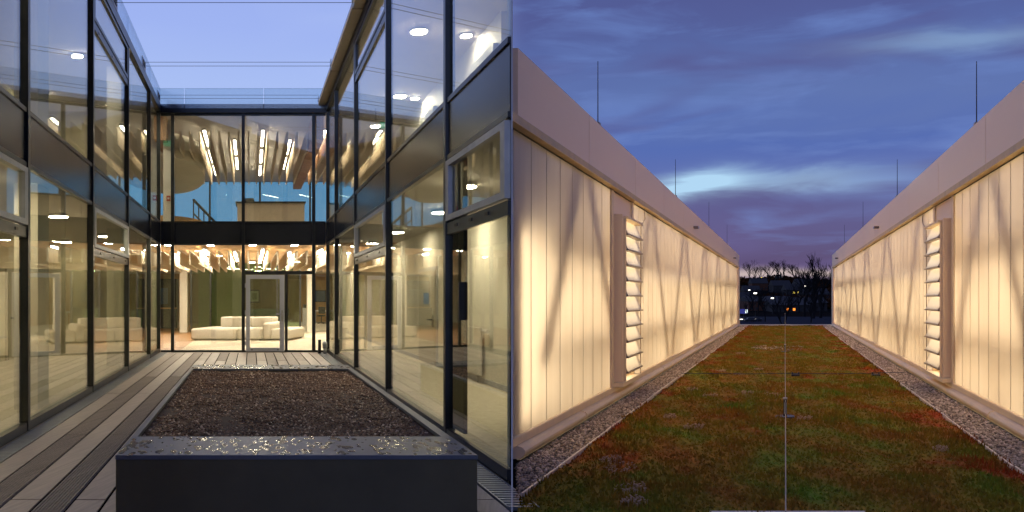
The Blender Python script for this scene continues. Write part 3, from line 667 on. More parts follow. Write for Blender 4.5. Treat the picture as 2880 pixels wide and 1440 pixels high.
box('panel', 'radiator', t, FL, 3.99, 4.04, 14.3, 16.1, .14, .98, bevel=.01); MB(FL).tube([(4.02, 14.2, .93), (4.02, 13.9, .93)], .035, 8).build('valve', 'white_paint', t); MB(FL).tube([(4.02, 14.5, .14), (4.02, 14.5, .01)], .02, 6).build('pipe', 'steel', t)
for X, Y, z, b_, lb in ((3.45, 21.0, 5.86, -1, 'green exit sign with a white arrow hanging in the upper corridor of the right wing'), (-3.45, 21.2, 6.0, 1, 'green exit sign with a white arrow hanging in the upper floor of the left wing')):
    t = thing('exit_sign', lb, 'exit sign', FL.w(X, Y, z), 'exit signs'); MB(FL).box(X-.13, X+.13, Y, Y+.05, z, z+.15).build('panel', 'exit_green', t)
    a = MB(FL); y = Y-.006
    a.add([(X-.03, y, z+.13), (X-.03, y, z+.06), (X-.055, y, z+.06), (X-.015, y, z+.02), (X+.025, y, z+.06), (X, y, z+.06), (X, y, z+.13)], [(0, 1, 5, 6), (2, 3, 4)])
    a.add([(X+.06, y, z+.02), (X+.10, y, z+.02), (X+.10, y, z+.13), (X+.06, y, z+.13)], [(0, 1, 2, 3)]); a.add([(X-.10, y, z+.04), (X-.07, y, z+.04), (X-.07, y, z+.09), (X-.10, y, z+.09), (X-.095, y, z+.10), (X-.075, y, z+.10), (X-.075, y, z+.125), (X-.095, y, z+.125)], [(0, 1, 2, 3), (4, 5, 6, 7)])
    a.build('pictogram', 'exit_white', t); MB(FL).tube([(X, Y+.025, z+.15), (X, Y+.025, 6.62)], .008, 5).build('cord', 'steel', t)
for X, Y, z, fr_, lb in ((-2.36, 23.44, 4.28, 1, 'red square fire alarm box on the pale pilaster of the upper floor'),):
    t = thing('fire_alarm', lb, 'fire alarm', FL.w(X, Y, z)); box('case', 'red', t, FL, X-.055, X+.055, Y, Y+.055, z, z+.15); box('glass', 'white_paint', t, FL, X-.03, X+.03, Y-.008, Y-.001, z+.05, z+.10)
t = thing('fire_alarm', 'red fire alarm box seen through the tilted silver window of the right wing', 'fire alarm', FL.w(4.05, 16.9, 2.2)); box('case', 'red', t, FL, 4.03, 4.098, 16.75, 17.05, 2.32, 2.47); box('glass', 'white_paint', t, FL, 4.022, 4.029, 16.83, 16.97, 2.37, 2.42)

# =================================================================== white wall between the two places
pw = MB()
pw.prism([(-.0045, 5.0), (.0045, 5.0), (.034, 46), (-.034, 46)], -.2, 7.6)
tag(pw.build('party_wall', 'white_paint'), 'thin white party wall between the courtyard and the planted roof', 'wall')

# =================================================================== RIGHT: planted roof between two glowing halls
Y0R, Y1R = 3.6, 44.6
PXL, PXR = -2.53, 2.587
FASC = [10.43-3.22*k for k in range(3)][::-1][0:0]
def hall(name, label, X, s, ystart):
    """X = plane of the translucent wall, s = +1 when the roof garden lies on the +X side"""
    h = thing(name, label, 'building', (FR.w(X-s*2, 24, 0)), 'glowing halls beside the planted roof')
    def bx(x0, x1): return (min(X+s*x0, X+s*x1), max(X+s*x0, X+s*x1))
    def hb(n, m, x0, x1, y0, y1, z0, z1, par=h, **k):
        y0 = max(y0, ystart)
        if s > 0 and y0 == ystart:                       # mitred against the party wall
            a, b = bx(x0, x1); P = lambda q, y: (FR.w(q, y, 0)[0], y)
            return MB().prism([P(a, (.006-a)/SH_R), P(b, (.006-b)/SH_R), P(b, y1), P(a, y1)], z0, z1).build(n, m, par, **k)
        return box(n, m, par, FR, *bx(x0, x1), y0, y1, z0, z1, **k)
    # translucent planks, sharing one mesh
    PZ0, PZ1, pt = .205, 3.07, .515
    def planks(a, b):
        first = None; n = round((b-a)/pt); w_ = (b-a)/n
        for k in range(n):
            y = a+k*w_
            if y < ystart-.01: continue
            if first is None: first = hb('plank', 'polycarbonate', -.018, 0, y+.010, y+w_-.010, PZ0, PZ1); y_first = y; j = hb('joint', 'joint', -.016, -.004, y+w_-.010, y+w_+.010, PZ0, PZ1)
            else:
                off = Vector(FR.w(0, y-y_first, 0)); dup(first, off, h); dup(j, off, h)
    s1 = 11.86 if s > 0 else 12.50; e1 = s1+1.64
    planks(ystart if ystart > 5 else s1-.515*16, s1-.02)
    planks(s1+1.74, 42.75)
    # frames round the two fields and the louvre bay
    for a, b in ((s1, s1+.16), (s1+1.56, s1+1.72), (42.78, 43.3)): hb('frame_post', 'hall_trim', -.03, .02, a, b, .2, 3.07)
    hb('bay_panel', 'hall_fascia', -.03, -.002, s1+.16, s1+1.56, 2.62, 3.07); hb('bay_panel', 'hall_trim', -.03, -.002, s1+.16, s1+1.56, .2, 2.62)
    hb('bay_sill', 'hall_trim', -.03, .17, s1+.1, e1, .2, .26)
    # parapet sheets and the rail under them
    e = [ystart]+[y for y in (4.0, 7.21, 10.43, 13.65, 16.87, 20.09, 23.31, 26.53, 29.75, 32.97, 36.19, 39.41) if y > ystart+.3]+[44.6]
    for a, b in zip(e[:-1], e[1:]): hb('parapet_sheet', 'hall_fascia', -.03, .035, a+.009, b-.009, 3.18, 3.835)
    hb('sheet_backing', 'roof_felt', -.06, -.031, ystart, 44.6, 3.185, 3.82)
    hb('eaves_rail', 'hall_rail', -.03, .10, ystart, 43.3, 3.085, 3.165); hb('eaves_groove', 'black', -.03, .01, ystart, 43.3, 3.166, 3.179); hb('eaves_groove', 'black', -.03, .004, ystart, 43.3, 3.071, 3.084)
    hb('end_post', 'hall_fascia', -.2, .06, 43.32, 44.6, 0, 3.18)
    # base flashing and gutter roll
    hb('base_flashing', 'hall_trim', -.03, .03, ystart, 43.3, .125, .20)
    pts = [(.0, .12), (.06, .12), (.11, .105), (.135, .075), (.135, .05), (.115, .02), (.09, .0), (.0, .0)]
    m = MB(FR); n = len(pts)
    for a, b in [(max(ystart, q), min(q+6.4, 43.3)) for q in np.arange(3.6, 43, 6.45) if q+6.4 > ystart+.1]:
        m.add([(X+s*(x-.03), a, z) for x, z in pts]+[(X+s*(x-.03), b, z) for x, z in pts], [(i, (i+1)%n, n+(i+1)%n, n+i) for i in range(n)]+[tuple(range(n)), tuple(range(2*n-1, n-1, -1))])
    m.build('gutter_roll', 'hall_trim', h, smooth=False)
    # timber lattice behind the sheets
    ys_ = 8.95 if s > 0 else ystart+.1
    for z0, z1 in ((1.93, 2.13), (.77, .97)): box('lattice_rail', 'strut', h, FR, *bx(-.40, -.31), ys_, 42.7, z0, z1)
    per, ap0 = 5.15, 10.41
    for k in range(-2, 7):
        ap = ap0+per*k
        for d in (-1, 1):
            yb = ap+d*(per/2-.22); near = s > 0 and ap < 11
            a, b = (yb, .2), (ap+d*.16, 3.05)
            if near and d < 0: a = (8.62, .80)
            if min(a[0], b[0]) < (8.5 if s > 0 else ystart+.3) or max(a[0], b[0]) > 42.6: continue
            w_ = .18; x0, x1 = bx(-.21, -.15) if near else bx(-.30, -.22)
            MB(FR).hexa([(x0, a[0]-w_, a[1]), (x1, a[0]-w_, a[1]), (x1, a[0]+w_, a[1]), (x0, a[0]+w_, a[1])], [(x0, b[0]-w_, b[1]), (x1, b[0]-w_, b[1]), (x1, b[0]+w_, b[1]), (x0, b[0]+w_, b[1])]).build('lattice_strut', 'strut', h)
    # a second, deeper lattice layer whose shade on the sheets is much softer
    for k in range(0, 7):
        ap = ap0+per*k+1.3
        for d in (-1, 1):
            a, b = (ap+d*2.2, .2), (ap+d*.16, 3.05)
            if min(a[0], b[0]) < (13.2 if s > 0 else ystart+.3) or max(a[0], b[0]) > 42.6: continue
            x0, x1 = bx(-.78, -.70); w_ = .14
            MB(FR).hexa([(x0, a[0]-w_, a[1]), (x1, a[0]-w_, a[1]), (x1, a[0]+w_, a[1]), (x0, a[0]+w_, a[1])], [(x0, b[0]-w_, b[1]), (x1, b[0]-w_, b[1]), (x1, b[0]+w_, b[1]), (x0, b[0]+w_, b[1])]).build('lattice_strut', 'strut', h)
    # louvre window standing off the wall
    lv = part_empty('louvre_window', h)
    def lb(n, m, x0, x1, y0, y1, z0, z1, **k): return box(n, m, lv, FR, *bx(x0, x1), y0, y1, z0, z1, **k)
    lb('side_plate', 'hall_fascia', -.002, .13, s1+.22, s1+.30, .265, 2.74); lb('side_plate', 'hall_trim', -.002, .16, s1+.30, s1+.37, .265, 2.68); lb('head', 'hall_trim', -.002, .20, s1+.30, s1+1.58, 2.685, 2.72)
    lb('side_plate', 'hall_trim', -.002, .06, s1+1.50, s1+1.58, .265, 2.68); lb('glow_box', 'louvre_glow', .0, .02, s1+.40, s1+1.48, .36, 2.67)
    zz = .36; ph = .230
    for k in range(10):
        z0 = zz+k*ph; ya, yb = s1+.40, s1+1.56
        x = lambda q: X+s*q
        MB(FR).hexa([(x(.165), ya, z0+.035), (x(.175), ya, z0+.035), (x(.175), yb, z0+.035), (x(.165), yb, z0+.035)], [(x(.075), ya, z0+ph+.02), (x(.085), ya, z0+ph+.02), (x(.085), yb, z0+ph+.02), (x(.075), yb, z0+ph+.02)]).build('louvre_pane', 'polycarbonate', lv)
        lb('louvre_ledge', 'louvre_metal', .10, .195, ya-.04, yb+.05, z0+.012, z0+.034)
        MB(FR).hexa([(x(.16), ya-.02, z0+.034), (x(.18), ya-.02, z0+.034), (x(.18), ya-.002, z0+.034), (x(.16), ya-.002, z0+.034)], [(x(.08), ya-.02, z0+ph), (x(.10), ya-.02, z0+ph), (x(.10), ya-.002, z0+ph), (x(.08), ya-.002, z0+ph)]).build('louvre_stile', 'louvre_metal', lv)
    # floor, roof and end walls of the hall, lamps inside
    if s > 0:   # wedge between the party wall and the translucent wall
        def poly(d0, d1, y0, y1):
            out = []
            for y in (y0, y1): out.append((max(.05, FR.w(X-d1, y, 0)[0]), y, max(.05, FR.w(X-d0, y, 0)[0])))
            return [(out[0][2], y0), (out[1][2], y1), (out[1][0], y1), (out[0][0], y0)]
        MB().prism(poly(.25, 5, 8.6, 44.2), 3.3, 3.6).build('roof', 'hall_inside', h); MB().prism(poly(.25, 5, 8.6, 44.2), -.2, .02).build('floor_slab', 'hall_inside', h)
        MB().prism(poly(1.9, 2.0, 14.2, 44.2), .05, 3.2).build('wall', 'hall_inside', h)
    else:
        MB(FR).box(X+.25, X+5, Y0R, 44.2, 3.3, 3.6).box(X+.25, X+5, Y0R, 44.2, -.2, .02).build('roof', 'hall_inside', h)
        MB(FR).box(X+2.2, X+2.4, Y0R, 44.2, .05, 3.2).build('wall', 'hall_inside', h)
    for k in range(-1, 9):
        a, b = 11.9+4.0*k, 11.9+4.0*k+3.5
        if b < ystart+.5 or b > 44: continue
        a = max(a, ystart+.12)
        d = 1.35
        if s > 0:
            q = [(max(.06, FR.w(X-d, y, 0)[0]), y) for y in (a, b)]
            if q[0][0] <= .07 and a < 11: q = [(.024, a), (.05, b)]
            m = MB().prism([(q[0][0], q[0][1]), (q[1][0], q[1][1]), (q[1][0]-.015, q[1][1]), (q[0][0]-.015, q[0][1])], .3, 2.15)
        else: m = MB(FR).box(X+d, X+d+.03, a, b, .3, 2.15)
        m.build('light_panel', ('hall_glow_dim' if a < 11 else 'hall_glow_full') if s > 0 else 'hall_glow', h)
    # small lamps on the parapet
    for Y in (22.4, 39.6):
        w_ = part_empty('wall_lamp', h); MB(FR).box(*bx(.035, .16), Y-.12, Y+.12, 3.40, 3.46).build('body', 'louvre_metal', w_); MB(FR).box(*bx(.16, .175), Y-.11, Y+.11, 3.405, 3.455).build('lens', 'silver', w_)
    # earth strap down the wall
    MB(FR).tube([(X+s*.03, s1+2.7, 3.08), (X+s*.05, s1+2.65, 2.9), (X+s*.03, s1+2.35, 2.75), (X+s*.03, s1+2.3, .2)], .008, 5).build('earth_wire', 'louvre_metal', h)
    return h
mat('louvre_metal', (.26, .20, .16), .4, .3, .1, 8)
emit('louvre_glow', (1.0, .84, .60), 4.6)
glass('louvre_sheet', (.95, .93, .88), .04, .25, 5.0)
hall('sheet_clad_hall', 'glowing translucent clad hall along the left side of the planted roof', PXL, 1, 7.64)
hall('sheet_clad_hall', 'glowing translucent clad hall along the right side of the planted roof', PXR, -1, Y0R)

# lightning rods on the parapets
for X, sd in ((PXL-.0, 'left'), (PXR+.0, 'right')):
    for k, Y in enumerate((11.07, 18.9, 27.2, 35.7)):
        t = thing('lightning_rod', f'thin lightning rod on the {sd} parapet, {("nearest", "second", "third", "farthest")[k]} of its row', 'lightning rod', FR.w(X, Y, 3.835), 'lightning rods on the parapets')
        MB(FR).tube([(X, Y, 3.86), (X, Y, 4.70)], [.008 if k < 2 else .007, .005], 6).build('rod', 'cable', t); MB(FR).box(X-.03, X+.03, Y-.05, Y+.05, 3.836, 3.87).build('foot', 'louvre_metal', t)

# ---- the roof itself
rf = MB(); 
rf.prism([(.035, 2.0), (FR.w(2.55, 2, 0)[0], 2.0), (FR.w(2.55, 45.4, 0)[0], 45.4), (FR.w(-2.5, 45.4, 0)[0], 45.4), (.035, 7.6)], -.35, -.035)
tag(rf.build('roof', 'roof_felt'), kind='structure')
tag(MB(FR).box(-2.75, 2.85, 45.0, 45.4, -.03, .045).build('roof_edge', 'edge_strip'), kind='structure')
tag(MB(FR).box(-.52, .55, 5.50, 5.66, -.03, .03).build('roof_hatch_lip', 'edge_strip'), 'pale metal lip at the near edge of the planted roof', 'edging')
for sd, X in (('left', -1.99), ('right', 2.01)):
    e = thing('edging_strip', f'thin pale metal edging between gravel and moss on the {sd} side', 'edging', FR.w(X, 20, -.03), 'metal edgings of the moss')
    a = 6.2 if X < 0 else 4.2; k = 0
    while a < 44.8:
        b = min(a+3.0, 44.9); w_ = rng.uniform(-.012, .012); MB(FR).box(X-.009+w_, X+.009+w_, a, b-.02, -.03, .028+rng.uniform(-.006, .006)).build('strip', 'edge_strip', e); a = b; k += 1
# gravel: every stone a solid
def gravel(x0, x1, ys, n, r):
    P = np.stack([rng.uniform(x0, x1, n), ys, np.zeros(n)], 1); P[:,2] = -.012+rng.uniform(-.01, .016, n); P[:,0] += SH_R*P[:,1]; P = P[P[:,0] > .045]
    return P
gv = []
for x0, x1, n in ((-2.41, -2.0, 26000), (2.02, 2.47, 26000)):
    ys = 3.6+41.2*rng.uniform(0, 1, n)**2.0
    P = gravel(x0, x1, ys, n, 0); gv.append((P, x0))
for P, x0 in gv:
    o = np_mesh('gravel', *pebbles(P, rng.uniform(.013, .026, len(P))*(1+np.clip((P[:,1]-14)/40, 0, .7)), .65), 'gravel', None, 'stuff')
    MB(FR).box(x0, x0+.42, 3.6 if x0 > 0 else 7.7, 44.9, -.034, -.014).build('gravel_bed', 'roof_felt')['kind'] = 'structure'
# moss and sedum: a bumpy sheet with tens of thousands of little shoots
def mh(X, Y):
    return (mnoise.noise(Vector((X*1.6, Y*.8, 2.2)))*.035 + mnoise.noise(Vector((X*5, Y*2.6, 7.1)))*.028 + mnoise.noise(Vector((X*14, Y*8, 1.1)))*.008)
nx, ny = 90, 520
Xs = np.linspace(-1.975, 1.995, nx); Ys = 3.7+41.2*np.linspace(0, 1, ny)**1.8
V = np.zeros((ny, nx, 3)); 
for j, Y in enumerate(Ys):
    for i, X in enumerate(Xs):
        V[j, i] = (max(X+SH_R*Y, .04+.0001*i), Y, mh(X, Y))
idx = np.arange(ny*nx).reshape(ny, nx)
F_ = np.stack([idx[:-1,:-1], idx[:-1,1:], idx[1:,1:], idx[1:,:-1]], -1).reshape(-1, 4)
Vf = V.reshape(-1, 3); keep = (Vf[F_][:, :, 0].max(1) > .05)
mo = np_mesh('sedum_mat', Vf, F_[keep], 'sedum', None, 'stuff')
for p in mo.data.polygons: p.use_smooth = True
n = 110000
yy = 3.9+40.8*rng.uniform(0, 1, n)**2.2; xx = np.clip(rng.uniform(-2.0, 2.02, n)+rng.normal(0, .015, n), -2.06, 2.08)
ok = xx+SH_R*yy > .06; xx, yy = xx[ok], yy[ok]; n = len(xx)
hz = np.array([mh(a, b) for a, b in zip(xx, yy)])
clump = np.array([mnoise.noise(Vector((a*2.2, b*1.1, 5.5))) for a, b in zip(xx, yy)])
hh = rng.uniform(.014, .046, n)*(1+np.clip(clump, -.4, .8)); ang = rng.uniform(0, 6.28, n); wd = rng.uniform(.006, .014, n)*(1+yy/25); lean = rng.normal(0, .012, (n, 2))
b0 = np.stack([xx+SH_R*yy, yy, hz-.004], 1); dx = np.stack([np.cos(ang)*wd, np.sin(ang)*wd, 0*ang], 1)
T = np.stack([b0-dx, b0+dx, b0+np.stack([lean[:,0], lean[:,1], hh], 1)], 1).reshape(-1, 3)
np_mesh('sedum_shoots', T, np.arange(3*n).reshape(-1, 3), 'sedum', None, 'stuff')
# dried flower heads in little clumps
fl = [(-1.45, 7.2, .16), (-1.62, 7.6, .10), (-1.2, 6.4, .13), (-1.05, 9.4, .12), (-1.45, 10.3, .08), (-1.15, 12.5, .12), (-1.5, 13.2, .10), (-.6, 12.8, .11), (-.2, 12.5, .13), (-1.3, 16.6, .12), (-.9, 16.2, .13), (-.55, 16.8, .1), (-1.2, 22, .14), (1.5, 7.9, .08), (.25, 10.2, .10), (-1.1, 5.95, .1)]
wl = ['nearest the left gravel', 'beside the left edging', 'at the lower left corner of the moss', 'left of the lifeline where the moss is greenest', 'small and close to the left edging', 'left of the first lifeline post', 'in the red patch by the left gravel', 'between the cross cable and the first post', 'just left of the lifeline before the cross cable', 'beyond the cross cable near the left edging', 'beyond the cross cable left of the lifeline', 'behind the cross cable closest to the lifeline', 'farthest away by the left gravel', 'near the right edging', 'right at the foot of the lifeline post', 'at the bottom border of the moss']
for (X, Y, r), lb in zip(fl, wl):
    k = 46; a = rng.uniform(0, 6.28, k); q = r*np.sqrt(rng.uniform(0, 1, k)); P = np.stack([X+q*np.cos(a)+SH_R*(Y+1.3*q*np.sin(a)), Y+1.3*q*np.sin(a), mh(X, Y)+rng.uniform(.02, .045, k)], 1); P = P[P[:,0] > .08]
    v, f = pebbles(P, rng.uniform(.007, .014, len(P)), .5)
    stem = np.concatenate([P[:,None]+np.array([(-.002,0,0),(.002,0,0),(0,.002,-.06)])[None]]).reshape(-1, 3)
    o = np_mesh('dried_flowers', np.concatenate([v, stem]), np.concatenate([f, len(v)+np.arange(len(stem)).reshape(-1, 3)]), 'flower', None, 'stuff'); tag(o, 'pale dried flower clump '+lb, 'plant', 'dried flower clumps in the moss')

# ---- lifeline: cable down the middle, posts, cross cable
o = thing('lifeline', 'thin steel safety cable running down the middle of the moss', 'cable', FR.w(0, 10, 0))
MB(FR).tube([(0.004, 4.3, .11), (0.004, 10.2, .215), (0, 16.0, .17), (0, 27, .2), (0, 44.2, .62)], .0048, 6).build('wire', 'cable_grey', o)
MB(FR).tube([(0.003, 9.2, .19), (0.004, 10.05, .212)], .014, 8).build('damper', 'black', o)
for Y, zt, lb in ((10.35, .225, 'black lifeline post standing in the middle of the moss'), (23.0, .19, 'low lifeline post beyond the cross cable'), (44.4, .66, 'lifeline post at the far edge of the roof')):
    t = thing('lifeline_post', lb, 'post', FR.w(0, Y, 0), 'lifeline posts'); MB(FR).tube([(0, Y, .0), (0, Y, zt)], .022, 8).build('post', 'black', t); MB(FR).disc(0, Y, zt, zt+.02, .028, 10).build('eye', 'steel', t); MB(FR).disc(0, Y, -.02, .012, .12, 14).build('base_plate', 'dark_metal', t)
o = MB(FR).tube([(-2.0, 15.8, .05), (-.6, 15.8, .038), (.0, 15.8, .05), (1.0, 15.8, .04), (2.3, 15.9, .06)], .006, 5).build('cross_cable', 'cable'); tag(o, 'dark cable lying across the moss from gravel to gravel', 'cable')
for X, lb in ((.2, 'small black cable clip just right of the lifeline'), (1.75, 'small black cable clip near the right edging')):
    t = thing('cable_clip', lb, 'clip', FR.w(X, 15.8, 0), 'clips on the cross cable'); MB(FR).box(X-.08, X+.08, 15.72, 15.88, .0, .035).build('block', 'black', t); MB(FR).tube([(X-.06, 15.8, .035), (X-.06, 15.8, .07)], .014, 6).tube([(X+.06, 15.8, .035), (X+.06, 15.8, .07)], .014, 6).build('bolt', 'dark_metal', t)
# gravel patch that breaks the moss farther off
P = np.stack([rng.uniform(-1.0, .55, 260), rng.normal(24.5, .45, 260), np.full(260, .02)], 1); P[:,0] += SH_R*P[:,1]
np_mesh('gravel_patch', *pebbles(P, rng.uniform(.015, .03, 260), .6), 'gravel', None, 'stuff')

# =================================================================== beyond the roof: town and hill
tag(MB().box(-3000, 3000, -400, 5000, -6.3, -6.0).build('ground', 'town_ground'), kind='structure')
hx, hy = np.linspace(-250, 900, 60), np.linspace(420, 1500, 50)
def hillz(x, y):
    t = min(1, max(0, (y-430)/330)); t = t*t*(3-2*t)
    return -6+t*(22.5+5*mnoise.noise(Vector((x*.012, y*.01, 3)))) 
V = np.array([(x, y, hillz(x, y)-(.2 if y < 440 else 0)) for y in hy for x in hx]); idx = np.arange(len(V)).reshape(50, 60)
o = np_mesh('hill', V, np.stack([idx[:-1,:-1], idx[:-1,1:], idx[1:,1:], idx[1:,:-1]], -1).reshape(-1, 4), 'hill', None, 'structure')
tag(MB().box(60, 150, 236, 330, -5.996, -5.99).build('car_park', 'town_lot'), kind='structure')
def at(px, y): return (px-1288)/2061*y       # x that lies behind picture column px at distance y
def house(px, Y, w_, hgt, roof, wallm, lit, label, litm='lit_window'):
    x = at(px, Y); z = hillz(x, Y)-.3; t = thing('house', label, 'house', (x, Y, z), 'houses on the hillside')
    d = w_*.8
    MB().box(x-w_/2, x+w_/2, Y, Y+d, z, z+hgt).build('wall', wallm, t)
    e = .4; zr = z+hgt
    MB().add([(x-w_/2-e, Y-e, zr), (x+w_/2+e, Y-e, zr), (x+w_/2+e, Y+d+e, zr), (x-w_/2-e, Y+d+e, zr), (x-w_/2-e, Y+d/2, zr+roof), (x+w_/2+e, Y+d/2, zr+roof)], [(0,1,5,4),(2,3,4,5),(0,4,3),(1,2,5),(3,2,1,0)]).build('roof', 'house_roof', t)
    nwin = max(2, int(w_/3)); rows = max(1, int(hgt/2.9))
    for r in range(rows):
        for k in range(nwin):
            xx = x-w_/2+w_*(k+.5)/nwin; zz = z+1.0+r*2.8
            on = (r*nwin+k) in lit
            MB().box(xx-.6, xx+.6, Y-.05, Y-.005, zz, zz+1.3).build('window', litm if on else 'black', t)
house(1874, 500, 12, 6, 3, 'house_wall', {1, 2}, 'house with two lit windows closest to the left hall', 'lit_white')
house(1893, 560, 11, 5.5, 3.5, 'house_wall', {0}, 'pale house with one bright lamp above the blue sign', 'lit_white')
house(1912, 620, 12, 5.5, 4, 'house_brown', set(), 'dark house on the upper slope near the conifers')
house(1942, 455, 26, 5.6, 3, 'house_brown', {5, 6, 11}, 'wide brown house with lit windows left of the big bare tree', 'lit_window')
house(1968, 600, 13, 6, 4, 'house_wall', {2}, 'small house half hidden behind the big bare tree')
house(1990, 440, 20, 4, 2.5, 'house_wall', {2, 3}, 'low building with orange lit front right of the big bare tree', 'lit_orange')
house(2003, 560, 13, 6.2, 4, 'house_wall', {1, 5, 6}, 'house with yellow lit windows above the orange lit front', 'lit_yellow')
house(2030, 610, 14, 6.4, 4, 'house_wall', {5, 2}, 'house with a bright window up the slope on the right', 'lit_white')
house(2056, 520, 16, 6, 4, 'house_brown', {3}, 'brown house below the tall trees by the right hall', 'lit_orange')
house(2040, 450, 18, 5, 3, 'house_wall', set(), 'unlit house with two blue doors near the right hall')
for k, (px, Y, z, lb) in enumerate(((1900, 330, 3.2, 'street lamp nearest the blue sign'), (1943, 380, 1.2, 'street lamp in front of the wide brown house'), (2028, 560, 9.5, 'bright street lamp up the slope on the right'), (1885, 540, 6.5, 'street lamp beside the pale house on the left'), (1916, 700, 17.5, 'street lamp on the ridge between the bare trees'))):
    x = at(px, Y); g = hillz(x, Y); z = max(g+4, z); t = thing('street_lamp', lb, 'street lamp', (x, Y, g), 'street lamps in the town')
    MB().tube([(x, Y, g-.3), (x, Y, z)], .09, 6).build('pole', 'black', t); MB().box(x-.55, x+.55, Y-.3, Y+.3, z+.01, z+.5).build('lamp', 'lit_white' if k != 4 else 'lit_yellow', t)
x = at(1871, 300); t = thing('parking_sign', 'blue lit sign with a white square beside the left hall', 'sign', (x, 300, -6)); MB().tube([(x, 300, -6), (x, 300, -4.2)], .12, 6).build('post', 'black', t); MB().box(x-1.5, x+1.5, 300, 300.2, -4.2, -2.5).build('panel', 'lit_blue', t); MB().box(x+.55, x+1.35, 299.9, 299.98, -4.0, -2.7).build('square', 'exit_white', t)
for k, (px, Y, lb) in enumerate(((1871, 262, 'parked car below the blue sign'), (1890, 258, 'parked car right of the blue sign'), (1904, 262, 'parked car with a lit lamp left of the big bare tree'))):
    x = at(px, Y); z = -5.99; t = thing('parked_car', lb, 'car', (x, Y, z), 'cars parked beyond the roof')
    MB().add([(x-1.9,Y,z+.3),(x+1.9,Y,z+.3),(x+1.9,Y+1.7,z+.3),(x-1.9,Y+1.7,z+.3),(x-1.9,Y,z+.85),(x+1.9,Y,z+.85),(x+1.9,Y+1.7,z+.85),(x-1.9,Y+1.7,z+.85)], [(0,3,2,1),(4,5,6,7),(0,1,5,4),(1,2,6,5),(2,3,7,6),(3,0,4,7)]).build('body', 'dark_metal', t, bevel=.15)
    MB().hexa([(x-1.2,Y+.1,z+.86),(x+1.2,Y+.1,z+.86),(x+1.2,Y+1.6,z+.86),(x-1.2,Y+1.6,z+.86)], [(x-.8,Y+.25,z+1.4),(x+.7,Y+.25,z+1.4),(x+.7,Y+1.45,z+1.4),(x-.8,Y+1.45,z+1.4)]).build('cabin', 'black', t)
    for wx_ in (-1.2, 1.2):
        for wy in (.1, 1.6): MB().tube([(x+wx_, Y+wy-.1, z+.32), (x+wx_, Y+wy+.1, z+.32)], .32, 10).build('wheel', 'black', t)
    if k != 1: MB().box(x-1.3, x-.3, Y-.06, Y-.01, z+.62, z+.80).build('headlight', 'lit_white', t)
# bare trees: trunk and a crown of forking twigs
def tree(px, Y, base, hgt, spread, label, seed, dens=5):
    r_ = random.Random(seed); x = at(px, Y)
    t = thing('bare_tree', label, 'tree', (x, Y, base), 'leafless trees beyond the roof')
    tr, cr = MB(), MB()
    def grow(p, d, L, r, lev, mb):
        q = p+d*L; mid = p+d*L*.5+Vector((r_.uniform(-.06,.06)*L, r_.uniform(-.06,.06)*L, 0))
        mb.tube([p, mid, q], [r, r*.85, r*.66], 4 if lev else 7, False)
        if lev >= dens: return
        for k in range(r_.choice((2, 3)) if lev else 4):
            dd = (d+Vector((r_.uniform(-1,1), r_.uniform(-1,1), r_.uniform(-.15,.55)))*spread).normalized()
            grow(p+d*L*r_.uniform(.6, 1), dd, L*r_.uniform(.62,.86), r*.62, lev+1, cr)
    grow(Vector((x, Y, base-.3)), Vector((r_.uniform(-.05,.05), 0, 1)).normalized(), hgt*.26, hgt*.020, 0, tr)
    tr.build('trunk', 'bark', t); cr.build('crown', 'bark', t)
tree(1974, 150, -6, 11.5, .62, 'big bare tree behind the lifeline post in the gap between the halls', 3, 6)
tree(2046, 300, -6, 29, .5, 'tallest bare tree rising beside the right hall', 5, 6)
tree(2064, 310, -6, 29, .5, 'tall bare tree half hidden by the right hall', 8, 6)
tree(2024, 330, -6, 27, .5, 'slim bare tree left of the tallest one', 9, 6)
tree(1885, 700, 14, 24, .55, 'bare tree on the ridge nearest the left hall', 11, 6)
tree(1900, 710, 14, 22, .55, 'bare tree on the ridge, second from the left hall', 12, 6)
tree(1915, 700, 14, 21, .55, 'small bare tree on the ridge beside the conifers', 13, 6)
tree(1938, 690, 14, 24, .55, 'bare tree on the ridge above the wide brown house', 14, 6)
tree(1958, 680, 14, 27, .6, 'broad bare tree on the ridge above the middle of the gap', 15, 6)
tree(1972, 690, 14, 25, .55, 'bare tree on the ridge right of the broad one', 16, 6)
tree(1998, 700, 14, 24, .5, 'lone slim bare tree on the ridge right of the gap middle', 17, 6)
tree(1925, 260, -6, 11, .6, 'dark bare tree before the wide brown house', 18, 6)
tree(2040, 250, -6, 11, .6, 'dark bare tree before the unlit house', 19, 6)
tree(1880, 270, -6, 9, .6, 'low bare tree beside the blue sign', 20, 6)
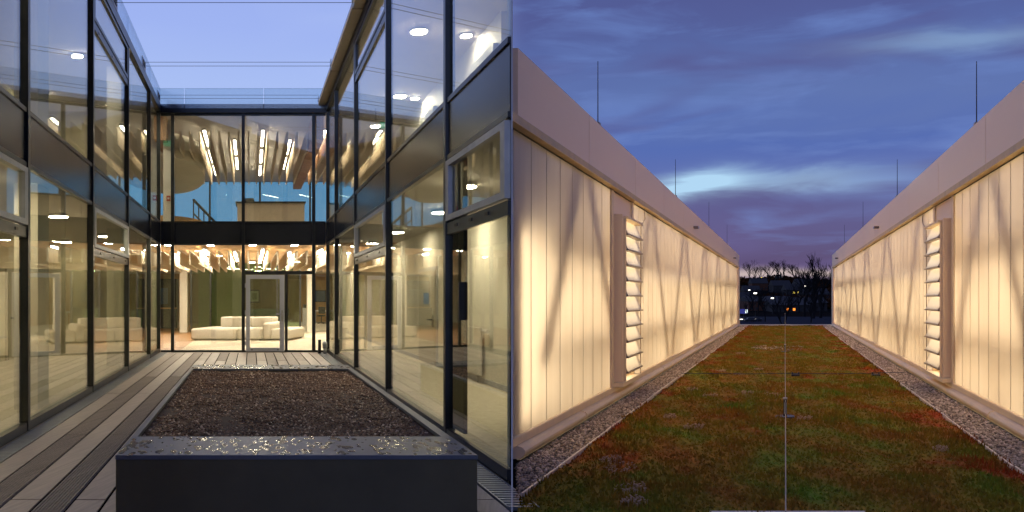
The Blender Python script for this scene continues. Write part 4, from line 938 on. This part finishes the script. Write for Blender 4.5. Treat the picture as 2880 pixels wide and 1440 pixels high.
for k, (px, Y, h_, lb) in enumerate(((1893, 390, 13, 'brownish bare tree between the blue sign and the wide brown house'), (1908, 400, 14, 'brownish bare tree at the left end of the wide brown house'), (1955, 395, 13, 'brownish bare tree at the right end of the wide brown house'), (2010, 410, 15, 'brownish bare tree right of the orange lit front'), (2052, 405, 15, 'brownish bare tree before the brown house by the right hall'), (2072, 400, 14, 'brownish bare tree closest to the right hall'))):
    tree(px, Y, -6, h_*1.3, .62, lb, 40+k, 6)
wn = 7000; wy = rng.uniform(470, 760, wn); wp = rng.uniform(1840, 2110, wn)
WX = (wp-1288)/2061*wy; keepw = np.array([mnoise.noise(Vector((a*.03, b*.012, 8))) for a, b in zip(WX, wy)]) > -.12; WX, wy = WX[keepw], wy[keepw]
WP = np.stack([WX, wy, np.array([hillz(a, b) for a, b in zip(WX, wy)])+rng.uniform(0, 5.5, len(WX))*np.array([.7+.6*mnoise.noise(Vector((a*.08, b*.03, 2))) for a, b in zip(WX, wy)])], 1)
np_mesh('hillside_wood', *pebbles(WP, rng.uniform(.5, 1.5, len(WX)), .9), 'dead_leaf', None, 'stuff')
def conifer(px, Y, base, hgt, label):
    x = at(px, Y); t = thing('conifer', label, 'tree', (x, Y, base), 'conifers on the ridge'); MB().tube([(x, Y, base-.3), (x, Y, base+hgt*.3)], .2, 6).build('trunk', 'bark', t); m = MB()
    for k in range(7):
        z = base+hgt*(.12+.125*k); r = hgt*.26*(1-k/7.6); n = 11
        m.add([(x, Y, z+hgt*.22)]+[(x+r*(1+.3*(q%2))*math.cos(6.283*q/n)*rng.uniform(.8,1.1), Y+r*math.sin(6.283*q/n), z-rng.uniform(0,.6)) for q in range(n)], [(0, 1+q, 1+(q+1)%n) for q in range(n)])
    m.build('crown', 'conifer', t)
for px, h_, lb in ((1932, 9, 'dark conifer on the ridge left of the gap middle'), (1953, 7.5, 'small dark conifer on the ridge before the broad bare tree'), (1964, 9, 'dark conifer on the ridge right of the broad bare tree'), (2003, 8, 'dark conifer on the ridge near the lone bare tree'), (1911, 6, 'low dark conifer on the ridge left')):
    conifer(px, 690, 14.5, h_, lb)
